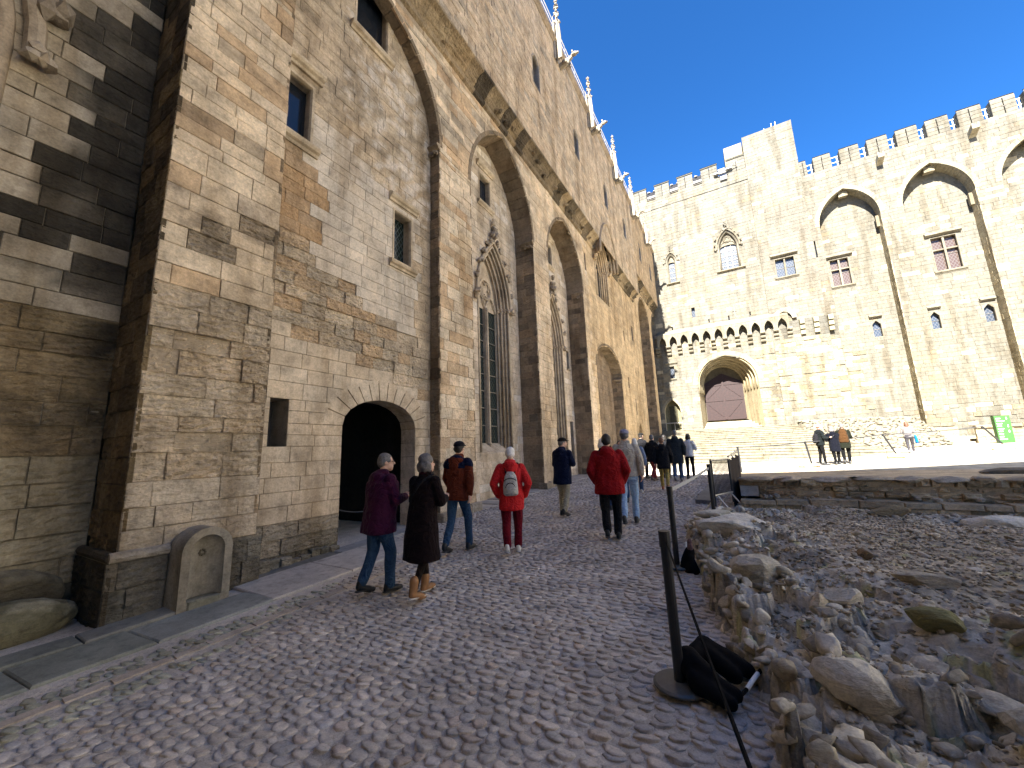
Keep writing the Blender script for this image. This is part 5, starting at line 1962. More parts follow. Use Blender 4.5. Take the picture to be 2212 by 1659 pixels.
V = np.repeat(ICO1[0][None], n, 0) * (1 + rng.normal(scale=.15, size=(n, 12, 1))) * rng.uniform(.06, .17, (n, 1, 1)) * np.array([1.2, .9, .7])
V[..., :2] += P[:, None]
V[..., 2] += zq[:, None]
T = np.concatenate([np.array([.21, .19, .15])[None] * rng.uniform(.75, 1.15, (n, 1)), np.full((n, 1), .7)], 1)
tri_mesh('bank_stones', V, ICO1[1], T, M_FAR, bank, 'stuff')
# steps and low wall at the foot of the right wing
low = thing('low_wall', 'low stone wall with a worn coping in front of the right range', 'wall', (15, 36, 1.1))
LM = Masonry()
la = math.atan2(-.9, 8)
lfr = Frame((12.95, 36.2, 0), (math.cos(la), math.sin(la), 0), (math.sin(la), -math.cos(la), 0))
LM.wall(lfr, 0, 9, .9, 2.05, [], h=.2, w=(.25, .6), tint=lambda u, z: (col((.33, .28, .2), .12, .8), .03), depth=.3)
LM.finish(low, M_FAR, 60)
u = 0
while u < 9:
    m = MB()
    cuboid(m, lfr, u + .01, u + .95, 2.05 + u * .02, 2.22 + u * .02, -.5, .12, col((.29, .24, .17), .1, .7), .03)
    m.build('coping_stone', M_FAR, low)
    u += .96
plinth = thing('stone_platform', 'shallow stone steps below the buttress of the right range', 'steps', (13.5, 37.5, 1))
for k, (y0, zt) in enumerate(((36.6, 1.22), (37.3, 1.4), (38.0, 1.58))):
    m = MB()
    m.add(box_v(11.5 + k * .05, 16, y0, 39.6, .7, zt), BOXF, col((.35, .3, .215), .05, .5))
    m.build('step', M_FAR, plinth)
m = MB()
m.add(box_v(11.75, 13.1, 38.9, 39.55, 1.58, 2.25), BOXF, (.29, .24, .155, .7))
m.build('buttress_foot', M_FAR, plinth)

# ------------------------------------------------------------------ things by the wall on the left
fount = thing('wall_fountain', 'round-topped grey stone niche with a small spout, leaning on the buttress', 'fountain', (-5.85, 2.38, 0))
FA = Arch(2.12, 2.64, -.2, .57, .26)
FIN = Arch(2.205, 2.555, .02, .57, .175)
ff = Frame((-5.68, 0, 0), (0, 1, 0), (1, 0, 0))
m = MB()
n = 10
po, pi = FA.path(0, n, -.2), FIN.path(0, n, .04)
k = len(po)
tf = (.31, .285, .23, .5)
V = [(u, z, 0) for u, z in po] + [(u, z, 0) for u, z in pi] + [(u, z, -.36) for u, z in po]
F = [(i, i + 1, k + i + 1, k + i) for i in range(k - 1)] + [(i + 1, i, 2 * k + i, 2 * k + i + 1) for i in range(k - 1)]
V += [(po[0][0], -.2, .0), (po[-1][0], -.2, 0), (pi[-1][0], .04, 0), (pi[0][0], .04, 0)]
F += [(3 * k, 3 * k + 1, 3 * k + 2, 3 * k + 3)]
m.add(ff.PP(np.array(V)), F, tf)
m.build('surround', M_CARVED, fount)
m = MB()
rings = []
for s in range(7):
    a = s / 6
    rings.append([(FIN.c + (u - FIN.c) * math.cos(a * math.pi / 2), z if z <= .57 else .57 + (z - .57) * math.cos(a * math.pi / 2), -.16 * math.sin(a * math.pi / 2)) for u, z in pi])
V, F = [], []
for s, rg in enumerate(rings):
    V += rg
    if s:
        F += [((s - 1) * k + i, (s - 1) * k + i + 1, s * k + i + 1, s * k + i) for i in range(k - 1)]
m.add(ff.PP(np.array(V)), F, (.33, .315, .27, .35))
m.build('niche', M_CARVED, fount, smooth=True)
m = MB()
cuboid(m, ff, 2.215, 2.545, -.1, .035, -.16, .02, (.25, .245, .19, .5), .02)
m.build('basin', M_CARVED, fount)
m = MB()
for q in range(8):
    v, f = blob_vf(ff.P(FIN.c + .03 * math.cos(q * .785), .53 + .03 * math.sin(q * .785), -.15), (.02, .016, .016), ICO1, .1)
    m.add(v, f, (.2, .185, .15, .4))
m.build('spout', M_CARVED, fount)

ICO5 = _ico(5)
def big_stone(label, c, size, t, rz, jag=.5, lichen=.8):
    v, f = rock_vf((0, 0, 0), (1, 1, 1), ICO5, 0, 1, 0)
    k = np.zeros(len(v))
    for q in range(1, 6):
        w = rng.normal(size=3) * 2.2 ** q
        w2 = rng.normal(size=3) * 2.2 ** q
        k += (np.abs(np.sin(v @ w + rng.uniform(0, 6))) - .6 + .6 * np.sin(v @ w2)) * .045 / 1.5 ** q
    v = v * (1 + k)[:, None] * np.asarray(size)
    v = v @ rot_z(rz).T + np.asarray(c)
    T = np.tile((*t, 1.0), (len(v), 1))
    li = np.clip((k * 9 + (v[:, 2] - c[2]) / size[2] + .6 * (v[:, 1] - c[1]) / size[1] - .75) * 1.4, 0, 1)[:, None]
    T[:, :3] = T[:, :3] * (1 - li * lichen) + np.array([[.50, .50, .42]]) * li * lichen
    return tag(MB().add(v, f, T).build('boulder', M_ROCK, smooth=True), label, 'rock')
big_stone('rounded boulder with pale lichen lying at the wall foot in the left corner', (-6.62, .98, .03), (.27, .58, .25), (.15, .15, .105), .05)
big_stone('dark weathered boulder wedged behind the lichen-covered one', (-6.98, .95, .2), (.2, .55, .33), (.11, .105, .085), .0, lichen=.25)
# base of the buttress: plinth stones and roll moulding
PLI = Masonry()
for y0, y1 in ((1.58, 2.11), (2.65, 3.15)):
    PLI.wall(Frame((-6.0, 0, 0), (0, 1, 0), (1, 0, 0)), y0, y1, -.35, .56, [], h=.3, w=(.25, .5), tint=lambda u, z: (col(mixc((.2, .185, .15), (.40, .36, .28), max(0, min(1, (z - .1) / .4)) * random.random()), .15, 1), .014), backtint=(.16, .14, .1, .5))
PLI.wall(Frame((-7.1, 1.58, 0), (1, 0, 0), (0, -1, 0)), 0, 1.1, -.35, .56, [], h=.3, w=(.25, .5), tint=lambda u, z: (col((.11, .09, .06), .2, 1), .012), backtint=(.08, .065, .045, .5))
PLI.finish(wing, M_STONE, 40, 'plinth_stone')
m = MB()
v, f = tube_vf([(-6.05, 1.6, .61), (-6.05, 2.12, .61)], .06, 8)
m.add(v, f, (.42, .38, .32, .8))
v, f = tube_vf([(-7.1, 1.63, .61), (-6.05, 1.63, .61)], .055, 8)
m.add(v, f, (.12, .1, .07, .8))
m.add(box_v(-7.1, -6.03, 1.6, 3.1, .55, .57), BOXF, (.3, .27, .2, .8))
m.build('roll_moulding', M_STONE, wing)
# broken footing stones along the bay
for k in range(9):
    y = 3.2 + k * .17
    m = MB()
    cuboid(m, lf(-6.42), y - .08, y + .085, -.2, .07 + rng.uniform(-.03, .06), -.1, .06 + rng.uniform(0, .10), col((.33, .30, .23), .2, 1), .02)
    m.build('footing_stone', M_STONE, wing)
# bases of the next piers
for y0, y1, g in ((7.0, 8.6, .1), (12.5, 14.0, .28), (18.2, 19.6, .4)):
    m = MB()
    x = y0
    while x < y1 - .1:
        L = min(rng.uniform(.3, .6), y1 - x)
        cuboid(m, LF, x + .005, x + L - .005, g - .3, g + rng.uniform(.18, .26), -.2, rng.uniform(.09, .14), col((.36, .31, .24), .12, .9), .03)
        x += L
    m.build('pier_base', M_STONE, wing)
for y0, y1, x in ((8.5, 12.6, -6.88), (13.9, 18.2, -6.98)):
    m = MB()
    yy_ = y0
    while yy_ < y1:
        L = rng.uniform(.5, .9)
        g = float(G(-6.5, yy_))
        cuboid(m, lf(-6.9), yy_ + .006, yy_ + L - .006, g - .3, g + .02, -.1, .85, col((.36, .34, .31), .1, .5), .012)
        yy_ += L
    m.build('foot_paving', M_SLAB, wing)

# ------------------------------------------------------------------ belt posts, bags, barriers
def post(name, label, x, y, z, h=1.0, lean=(0, 0), base=True, r=.04, group=None):
    p = thing(name, label, 'barrier post', (x, y, z), 0, group)
    m = MB()
    v, f = tube_vf([(0, 0, .02), (lean[0] * .5, lean[1] * .5, h * .5), (lean[0], lean[1], h)], r, 14)
    m.add(v, f)
    m.build('pole', M_BLACK, p, local=True, smooth=False)
    m = MB()
    v, f = tube_vf([(lean[0], lean[1], h - .1), (lean[0], lean[1], h + .012)], r * 1.12, 14)
    m.add(v, f)
    m.build('belt_head', M_BLACK, p, local=True)
    if base:
        m = MB()
        pr = [(.0, .030), (.05, .030), (.16, .022), (.175, .012), (.175, 0)]
        V, F = [], []
        q = 28
        for i, (rr, zz_) in enumerate(pr):
            for k in range(q):
                V.append((rr * math.cos(6.2832 * k / q), rr * math.sin(6.2832 * k / q), zz_ + .004))
            if i:
                F += [((i - 1) * q + k, i * q + k, i * q + (k + 1) % q, (i - 1) * q + (k + 1) % q) for k in range(q)]
        m.add(V, F, (.3, .29, .26, 0))
        m.build('base_plate', M_STEEL if base == 'steel' else M_PLATE, p, local=True)
    return p
M_PLATE = plain_mat('worn_grey_base_plate', (.085, .085, .078), rough=.45, var=.2, scale=25, spec=.5)
gp = 'belt posts between street and diggings'
P1 = (-.555, 3.12, -.02)
P2 = (-.90, 5.66, .06)
P3 = (-.66, 9.42, .185)
post('barrier_post', 'nearest black belt post with a round plate, tall in the foreground', *P1, 1.0, (-.01, .0), True, .036, gp)
post('barrier_post', 'second black belt post, just beyond and overlapped by the nearest one', *P2, 1.0, (.0, .0), True, .036, gp)
post('barrier_post', 'far belt post on a shiny round plate beside the crowd barrier', *P3, 1.0, (.0, .0), 'steel', .04, gp)
def belt(label, a, b, w=.05, sag=.0, mat=M_BELT, name='belt'):
    m = MB()
    n = 12
    V, F = [], []
    for i in range(n + 1):
        t = i / n
        p = Vector(a).lerp(Vector(b), t)
        p.z -= sag * 4 * t * (1 - t)
        V += [(p.x, p.y, p.z - w / 2), (p.x, p.y, p.z + w / 2)]
    d = (Vector(b) - Vector(a)).cross(Vector((0, 0, 1))).normalized() * .003
    V2 = [(x - d.x, y - d.y, z) for x, y, z in V]
    V = [(x + d.x, y + d.y, z) for x, y, z in V] + V2
    q = 2 * (n + 1)
    for i in range(n):
        F += [(2 * i, 2 * i + 2, 2 * i + 3, 2 * i + 1), (q + 2 * i, q + 2 * i + 1, q + 2 * i + 3, q + 2 * i + 2), (2 * i + 1, 2 * i + 3, q + 2 * i + 3, q + 2 * i + 1), (2 * i, q + 2 * i, q + 2 * i + 2, 2 * i + 2)]
    m.add(V, F)
    return tag(m.build(name, mat), label, 'belt')
belt('grey belt stretched from the second post to the far post by the crowd barrier', (P2[0], P2[1], P2[2] + .96), (P3[0], P3[1], P3[2] + .93), .048, .02)
belt('black strap running from the nearest post down out of the bottom of the picture', (P1[0] + .01, P1[1] - .03, P1[2] + .93), (.085, .45, .92), .02, .015, M_CLOTHBLACK)

def remesh(mb, voxel, name, mat, parent=None, smooth_it=1, local=True, noise=0.0, nscale=9.0, tint=None):
    """fuses overlapping closed shapes into one continuous skin"""
    V = np.concatenate(mb.V)
    me = bpy.data.meshes.new(name + '_raw')
    me.from_pydata(V.tolist(), [], mb.F)
    o = bpy.data.objects.new('raw', me)
    COL.objects.link(o)
    r = o.modifiers.new('r', 'REMESH')
    r.mode = 'VOXEL'
    r.voxel_size = voxel
    r.use_smooth_shade = True
    if smooth_it:
        s = o.modifiers.new('s', 'SMOOTH')
        s.factor = .5
        s.iterations = smooth_it
    dg = bpy.context.evaluated_depsgraph_get()
    out = bpy.data.meshes.new_from_object(o.evaluated_get(dg))
    bpy.data.objects.remove(o)
    bpy.data.meshes.remove(me)
    out.name = name
    if noise:
        n = len(out.vertices)
        co = np.empty(n * 3, np.float32)
        no = np.empty(n * 3, np.float32)
        out.vertices.foreach_get('co', co)
        out.vertices.foreach_get('normal', no)
        co, no = co.reshape(-1, 3), no.reshape(-1, 3)
        ph = rng.uniform(0, 6, 3)
        w = (np.sin(co[:, 2] * nscale * 2.2 + 2.5 * np.sin(co[:, 0] * nscale + ph[0]) + ph[1]) + .7 * np.sin(co[:, 0] * nscale * 1.7 + co[:, 2] * nscale * .8 + ph[2] + 1.5 * np.sin(co[:, 1] * nscale))) / 1.7
        co += no * (w * noise)[:, None]
        out.vertices.foreach_set('co', co.ravel())
    out.polygons.foreach_set('use_smooth', [True] * len(out.polygons))
    return link(name, out, mat, parent, None, False, local)
def caps(mb, a, b, ra, rb=None, n=10, fx=1.0, fy=1.0):
    """tapered limb with round ends; fx, fy flatten it in world x and y"""
    rb = ra if rb is None else rb
    a, b = Vector(a), Vector(b)
    d = (b - a)
    L = d.length
    d = d / L if L > 1e-6 else Vector((0, 0, 1))
    u = d.orthogonal().normalized()
    w = d.cross(u)
    rings = []
    for k in range(4):
        t = -math.pi / 2 + k / 3 * math.pi / 2
        rings.append((a + d * (ra * math.sin(t)), ra * math.cos(t)))
    for k in range(4):
        t = k / 3 * math.pi / 2
        rings.append((b + d * (rb * math.sin(t)), rb * math.cos(t)))
    V, F = [], []
    for c, r in rings:
        for k in range(n):
            x = 2 * math.pi * k / n
            o = u * (math.cos(x) * max(r, 1e-4)) + w * (math.sin(x) * max(r, 1e-4))
            V.append((c.x + o.x * fx, c.y + o.y * fy, c.z + o.z))
    for i in range(len(rings) - 1):
        F += [(i * n + k, i * n + (k + 1) % n, (i + 1) * n + (k + 1) % n, (i + 1) * n + k) for k in range(n)]
    F += [tuple(range(n - 1, -1, -1)), tuple((len(rings) - 1) * n + k for k in range(n))]
    mb.add(V, F)
def ell(mb, c, s, rz=0.0, rx=0.0):
    v = ICO3[0] * np.asarray(s)
    if rx:
        R1 = np.array([[1, 0, 0], [0, math.cos(rx), -math.sin(rx)], [0, math.sin(rx), math.cos(rx)]])
        v = v @ R1.T
    if rz:
        v = v @ rot_z(rz).T
    mb.add(v + np.asarray(c), ICO3[1])
def loft(mb, rings, n=16):
    """closed body from horizontal ellipses (x, y, z, rx, ry)"""
    V, F = [], []
    for x, y, z, rx, ry in rings:
        for k in range(n):
            a = 2 * math.pi * k / n
            ca, sa = math.cos(a), math.sin(a)
            p = .85                                     # a little squarer than an ellipse
            V.append((x + rx * math.copysign(abs(ca) ** p, ca), y + ry * math.copysign(abs(sa) ** p, sa), z))
    for i in range(len(rings) - 1):
        F += [(i * n + k, i * n + (k + 1) % n, (i + 1) * n + (k + 1) % n, (i + 1) * n + k) for k in range(n)]
    F += [tuple(range(n - 1, -1, -1)), tuple((len(rings) - 1) * n + k for k in range(n))]
    mb.add(V, F)

# belt bags weighing down the posts
b = thing('weight_bag', 'black canvas weight bag slumped over the plate of the nearest post, white handle showing', 'bag', (-.3, 3.25, 0))
m = MB()
for a_, c_, r1, r2 in (((-.50, 3.16, .09), (-.22, 3.06, .03), .085, .05), ((-.44, 3.06, .06), (-.24, 2.98, .02), .07, .045), ((-.50, 3.2, .14), (-.36, 3.1, .10), .07, .06), ((-.40, 3.42, .13), (-.14, 3.36, .05), .075, .05), ((-.40, 3.36, .12), (-.22, 3.28, .04), .07, .05), ((-.46, 3.3, .12), (-.42, 3.4, .13), .06, .06)):
    caps(m, a_, c_, r1, r2)
remesh(m, .014, 'bag_body', M_CLOTHBLACK, b, 3, False, .008, 14)
m = MB()
v, f = tube_vf([(-.155, 3.16, .035), (-.12, 3.24, .055), (-.085, 3.32, .07)], .0135, 8)
m.add(v, f, (.8, .8, .8, 0))
m.build('handle', M_WHITE, b)
m = MB()
v, f = tube_vf([(-.2, 3.05, .03), (-.155, 3.16, .035)], .012, 6)
m.add(v, f)
v, f = tube_vf([(-.085, 3.32, .07), (-.03, 3.44, .08), (-.04, 3.5, .04)], .013, 6)
m.add(v, f)
m.build('strap', M_CLOTHBLACK, b)
b = thing('weight_bag', 'black canvas weight bag standing upright against the second post, reddish flap on top', 'bag', (-.75, 5.6, 0))
m = MB()
caps(m, (-.76, 5.62, .10), (-.73, 5.64, .28), .095, .06)
caps(m, (-.70, 5.55, .07), (-.72, 5.58, .2), .08, .05)
caps(m, (-.80, 5.6, .06), (-.70, 5.6, .06), .07, .07)
remesh(m, .014, 'bag_body', M_CLOTHBLACK, b, 3, False, .008, 14)
m = MB()
caps(m, (-.72, 5.62, .30), (-.715, 5.62, .40), .04, .03)
remesh(m, .012, 'flap', plain_mat('dusty_maroon_cloth', (.11, .06, .06), cloth=True, rough=.9), b, 2, False)
m = MB()
v, f = tube_vf([(-.755, 5.55, .34), (-.75, 5.55, .40)], .011, 8)
m.add(v, f, (.8, .8, .8, 0))
m.build('handle', M_WHITE, b)

def crowd_barrier(label, a, b_, z, h=1.08, bars=14, dark=True):
    t = thing('crowd_barrier', label, 'barrier', (a[0], a[1], z))
    A, B = Vector((*a, z)), Vector((*b_, z))
    up_ = Vector((0, 0, 1))
    side = (B - A).cross(up_).normalized()
    def tub(p, q, r, nm, mat=M_IRON):
        m = MB()
        v, f = tube_vf([p, q], r, 8)
        m.add(v, f, (.3, .3, .3, 0))
        m.build(nm, mat, t)
    zb = .34
    tub(A + up_ * .12, A + up_ * h, .022, 'end_post', M_BLACK)
    tub(B + up_ * .12, B + up_ * h, .022, 'end_post', M_BLACK)
    tub(A + up_ * h, B + up_ * h, .022, 'top_rail', M_STEEL)
    tub(A + up_ * zb, B + up_ * zb, .022, 'bottom_rail', M_STEEL)
    for k in range(1, bars + 1):
        p = A.lerp(B, k / (bars + 1))
        tub(p + up_ * zb, p + up_ * h, .0085, 'bar', M_BLACK)
    for p, dd in ((A.lerp(B, .12), 1), (A.lerp(B, .88), 1)):
        for sg in (-1, 1):
            tub(p + up_ * zb, p + side * (.26 * sg) + up_ * .02, .017, 'foot', M_STEEL)
    return t
crowd_barrier('black barred crowd barrier standing across the edge of the diggings', (-.62, 9.5), (-.30, 10.35), .19)
nt_ = thing('dark_screen', 'dark net screen laced with white ties behind the crowd barrier', 'screen', (-.2, 10.4, .2))
m = MB()
A, B = Vector((-.30, 10.37, .2)), Vector((-.12, 11.4, .3))
V = []
for k in range(9):
    p = A.lerp(B, k / 8)
    w = .03 * math.sin(k * 2.1)
    V += [(p.x + w, p.y, p.z), (p.x - w, p.y, p.z + 1.1 - .05 * (k % 3))]
V += [(x + .012, y, z) for x, y, z in V]
F = []
for k in range(8):
    F += [(2 * k, 2 * k + 2, 2 * k + 3, 2 * k + 1), (18 + 2 * k, 18 + 2 * k + 1, 18 + 2 * k + 3, 18 + 2 * k + 2), (2 * k + 1, 2 * k + 3, 18 + 2 * k + 3, 18 + 2 * k + 1)]
m.add(V, F)
m.build('net', plain_mat('dark_brown_netting', (.035, .025, .02), rough=.9, var=.4, scale=60), nt_)
for ln_ in range(3):
    for k in range(7):
        p = A.lerp(B, (k + .5) / 7)
        z = p.z + .25 + ln_ * .3 + .04 * k
        m = MB()
        v, f = tube_vf([(p.x - .03, p.y - .05, z), (p.x - .035, p.y + .02, z + .05)], .009, 5)
        m.add(v, f, (.8, .8, .8, 0))
        m.build('tie', M_WHITE, nt_)
tp = MB()
v, f = tube_vf([A + Vector((0, 0, 1.12)), B + Vector((0, 0, 1.12))], .02, 8)
tp.add(v, f, (.3, .3, .3, 0))
tp.build('top_rail', M_STEEL, nt_)
# shallow ramp on the street
m = MB()
V = [(-1.12, 10.6), (-.72, 10.5), (-.72, 14.2), (-1.05, 14.6)]
V = [(x, y, float(G(x, y)) + (.10 if i in (0, 1) else .03)) for i, (x, y) in enumerate(V)] + [(x, y, float(G(x, y)) - .05) for x, y in V]
m.add(V, [(0, 1, 2, 3), (0, 4, 5, 1), (1, 5, 6, 2), (2, 6, 7, 3), (3, 7, 4, 0)], (.16, .155, .15, .4))
tag(m.build('ramp', M_SLAB), 'dark shallow ramp on the cobbles beside the crowd barrier', 'ramp')

# rope posts along the terrace
gr_ = 'rope posts along the terrace'
rp = [((-.12, 18.9), (-.03, .1), 'rope post at the corner of the ruined wall beside the dark screen', False),
      ((2.50, 20.9), (-.12, .0), 'rope post on a flat stone left of the man with a tablet', True),
      ((5.97, 23.8), (-.38, .0), 'leaning rope post on a stone right of the couple', True),
      ((10.30, 26.4), (-.62, .05), 'rope post leaning far over near the right edge', True)]
tops = []
for k, ((x, y), ln, lb, stone) in enumerate(rp):
    z = float(G(x, y)) + (.03 if stone else .0)
    if y < 20:
        z = float(TER(x, y))
    post('rope_post', lb, x, y, z, 1.05, ln, False, .035, gr_)
    tops.append((x + ln[0], y + ln[1], z + 1.04))
    if stone:
        v, f = rock_vf((x - .12, y, z + .04), (.42, .25, .13 if k < 3 else .22), ICO2, .3, 5, .1)
        tag(MB().add(v, f, (.34, .29, .22, .8)).build('base_stone', M_ROCK), ('flat brown stone holding the foot of the rope post by the man with a tablet', 'brown stone block holding the foot of the leaning middle rope post', 'pale stone wedged at the foot of the rope post near the right edge')[k - 1], 'stone')
for k in range(3):
    m = MB()
    p, q = Vector(tops[k]), Vector(tops[k + 1])
    pts = [p.lerp(q, i / 10) - Vector((0, 0, .05 * 4 * (i / 10) * (1 - i / 10))) for i in range(11)]
    v, f = tube_vf(pts, .022, 6)
    m.add(v, f)
    tag(m.build('rope', M_IRON), ('dark rope from the corner post to the post by the man with a tablet', 'dark rope passing behind the couple between two posts', 'dark rope from the leaning post to the right edge post')[k], 'rope')
# green totem sign
sg = thing('sign_pylon', 'bright green upright information pylon with small white lettering at the right edge', 'sign', (13.2, 34.2, 1.15))
m = MB()
GREEN = plain_mat('green_sign_paint', (.026, .095, .017), rough=.5, var=.04)
sx, sy = 13.0, 34.0
m.add(box_v(sx, sx + .62, sy, sy + .35, 1.1, 2.68), BOXF)
m.build('panel', GREEN, sg)
for k in range(9):
    mm_ = MB()
    w = rng.uniform(.12, .34)
    z = 2.52 - k * .15
    mm_.add(box_v(sx + .06, sx + .06 + w, sy - .004, sy, z - .02, z + .02), BOXF, (.8, .8, .8, 0))
    if k in (0, 3, 5):
        mm_.add(box_v(sx + .46, sx + .5, sy - .004, sy, z - .06, z + .06), BOXF, (.8, .8, .8, 0))
    mm_.build('lettering', M_WHITE, sg)
crowd_barrier('dark barred crowd barrier near the green pylon at the right edge', (13.6, 32.6), (15.6, 32.2), 1.1, 1.1, 9)
h = thing('handrail', 'thin metal handrail beside the steps at the foot of the buttress', 'handrail', (11.4, 38, 1))
for a_, c_ in (((11.15, 38.3, 2.45), (11.75, 37.6, 1.95)), ((11.42, 38.0, 1.3), (11.42, 38.0, 2.25)), ((11.75, 37.6, 1.0), (11.75, 37.6, 1.96))):
    m = MB()
    v, f = tube_vf([a_, c_], .03, 6)
    m.add(v, f)
    m.build('rail', M_IRON, h)

# ------------------------------------------------------------------ people
CL = {}
def cloth(name, c, **k):
    if name not in CL:
        CL[name] = plain_mat(name, c, rough=k.pop('rough', .85), cloth=True, var=k.pop('var', .14), scale=k.pop('scale', 20.), spec=k.pop('spec', .08), **k)
    return CL[name]
SKIN = plain_mat('skin', (.58, .35, .25), rough=.55, var=.08, scale=12)
EYE = plain_mat('eye', (.03, .025, .02), rough=.2)
HAIRS = {'grey': plain_mat('grey_hair', (.12, .11, .105), rough=.6, var=.4, scale=60, bump=.6),
         'white': plain_mat('white_hair', (.66, .63, .58), rough=.6, var=.25, scale=60, bump=.6),
         'dark': plain_mat('dark_hair', (.016, .013, .011), rough=.55, var=.4, scale=60, bump=.6),
         'brown': plain_mat('brown_hair', (.10, .045, .025), rough=.55, var=.35, scale=60, bump=.6),
         'ginger': plain_mat('auburn_hair', (.16, .075, .04), rough=.55, var=.35, scale=60, bump=.6)}
SHOES = {}
def shoe_mat(c):
    if c not in SHOES:
        SHOES[c] = plain_mat('shoe_leather', c, rough=.5, var=.15, scale=30)
    return SHOES[c]
def person(label, x, y, face, h, top, legs, shoes=(.02, .02, .02), hair='grey', hairstyle='short', hem=.72, bulk=1.0, stride=.25, lead=1, hood=False, cap=None, hold=False, collar=None, lean=.03, legw=1.0, vox=.012, coatflare=.0, turn=0.0, glasses=False, z=None, arms=None, group=None, sole=None, yoke=None):
    """face: direction of travel, degrees clockwise from +Y; body built facing +Y then turned"""
    s = h / 1.75
    g = float(G(x, y)) if z is None else z
    g += .022 if y < 19.3 else 0
    P = thing('person', label, 'person', (x, y, g), -R_(face), group)
    S = lambda *p: tuple(q * s for q in p)
    hip, sh = .93, 1.43
    sy = lean
    # joints
    st = stride / 2
    hx = .095
    feet = {}
    for sd in (-1, 1):
        f = st if sd == lead else -st
        lift = .06 if f < 0 and stride > .1 else 0
        ank = (hx * sd * .9, f - (.02 if f < 0 else 0), .085 + lift)
        knee = (hx * sd, f * .45 + (.05 if f < 0 else .07) * (1 if stride > .1 else .2), .50 + lift * .2)
        feet[sd] = ((hx * sd, 0, hip), knee, ank, lift)
    hands = {}
    for sd in (-1, 1):
        shd = (.185 * sd * bulk ** .5, sy * .9, sh - .02)
        mode = (arms or {}).get(sd, 'hold' if hold else 'swing')
        if mode == 'hold':
            el = (.25 * sd, sy + .04, 1.14)
            wr = (.11 * sd, sy + .27, 1.16)
        elif mode == 'pocket':
            el = (.30 * sd, sy - .09, 1.13)
            wr = (.23 * sd, sy + .06, .92)
        else:
            sw_ = (-.10 if sd == lead else .12) * (stride / .3)
            el = (.25 * sd * bulk ** .4, sy + sw_ * .3 - .03, 1.15)
            wr = (.255 * sd * bulk ** .4, sy + sw_ + .05, .90)
        hands[sd] = (shd, el, wr, mode)
    # --- the body, one skin from crown to ankle
    m = MB()
    hc = (0, sy + .045, 1.625)
    ch, sn = math.cos(turn), math.sin(turn)
    def H(px, py, pz):                                  # head space, turned
        return S(hc[0] + px * ch - py * sn, hc[1] + px * sn + py * ch, hc[2] + pz)
    def hell(c, r):
        ell(m, H(*c), tuple(q * s for q in r), turn)
    hell((0, -.01, .02), (.073, .092, .098))
    hell((0, .03, -.055), (.056, .064, .062))
    hell((0, .055, -.085), (.035, .032, .032))
    caps(m, H(0, .088, .012), H(0, .106, -.02), .010 * s, .015 * s)
    hell((0, .082, -.058), (.024, .014, .010))
    for sd in (-1, 1):
        hell((.075 * sd, -.012, -.005), (.012, .022, .032))
    caps(m, S(0, sy - .0, 1.43), S(0, sy + .02, 1.57), .058 * s, .052 * s)
    loft(m, [S(0, 0, .86, .13, .09), S(0, 0, .95, .15, .10), S(0, sy * .5, 1.1, .13, .09), S(0, sy, 1.32, .155, .10), S(0, sy, 1.42, .13, .08), S(0, sy, 1.47, .06, .06)])
    for sd in (-1, 1):
        a, k, an, lf_ = feet[sd]
        caps(m, S(*a), S(*k), .072 * s, .05 * s)
        caps(m, S(*k), S(*an), .048 * s, .034 * s)
        shd, el, wr, mode = hands[sd]
        caps(m, S(*shd), S(*el), .046 * s, .038 * s)
        caps(m, S(*el), S(*wr), .037 * s, .027 * s)
        # hand: palm, four bent fingers of unequal length, thumb from the side of the palm
        e_, w_ = Vector(el), Vector(wr)
        d = (w_ - e_).normalized()
        inw = Vector((-sd, 0, 0)) if mode != 'hold' else Vector((0, 0, 1))
        inw = (inw - d * inw.dot(d)).normalized()
        ac = d.cross(inw).normalized() * (1 if mode != 'hold' else -sd)
        if mode != 'hold' and ac.y < 0:
            ac = -ac
        pc = w_ + d * .05
        caps(m, S(*(w_ + d * .012 + ac * .012)), S(*(w_ + d * .075 + ac * .022)), .023 * s, .019 * s)
        caps(m, S(*(w_ + d * .012 - ac * .012)), S(*(w_ + d * .075 - ac * .022)), .023 * s, .018 * s)
        for q, (o, L) in enumerate(((.030, .068), (.010, .078), (-.011, .073), (-.030, .056))):
            b0 = w_ + d * .078 + ac * o
            b1 = b0 + d * (L * .5) + inw * (L * .14)
            b2 = b1 + d * (L * .32) + inw * (L * .42)
            caps(m, S(*b0), S(*b1), .0092 * s, .0085 * s, 6)
            caps(m, S(*b1), S(*b2), .0085 * s, .0072 * s, 6)
        t0 = w_ + d * .03 + ac * .03
        t1 = t0 + d * .035 + ac * .028 + inw * .012
        t2 = t1 + d * .03 + inw * .014
        caps(m, S(*t0), S(*t1), .0115 * s, .010 * s, 6)
        caps(m, S(*t1), S(*t2), .010 * s, .0085 * s, 6)
    remesh(m, .0095 * s if vox < .013 else .012 * s, 'body', SKIN, P, 1)
    for sd in (-1, 1):
        q = MB()
        ell(q, H(.030 * sd, .078, .012), (.011 * s, .008 * s, .008 * s), turn)
        q.build('eye', EYE, P, local=True, smooth=True)
    if glasses:
        q = MB()
        for sd in (-1, 1):
            v, f = tube_vf([H(.032 * sd + .024 * math.cos(a), .094, .012 + .018 * math.sin(a)) for a in np.linspace(0, 6.28, 11)[:-1]], .003 * s, 5, True)
            q.add(v, f)
            v, f = tube_vf([H(.056 * sd, .09, .014), H(.08 * sd, .0, .012)], .003 * s, 5)
            q.add(v, f)
        q.build('glasses', M_IRON, P, local=True)
    # --- trousers
    m = MB()
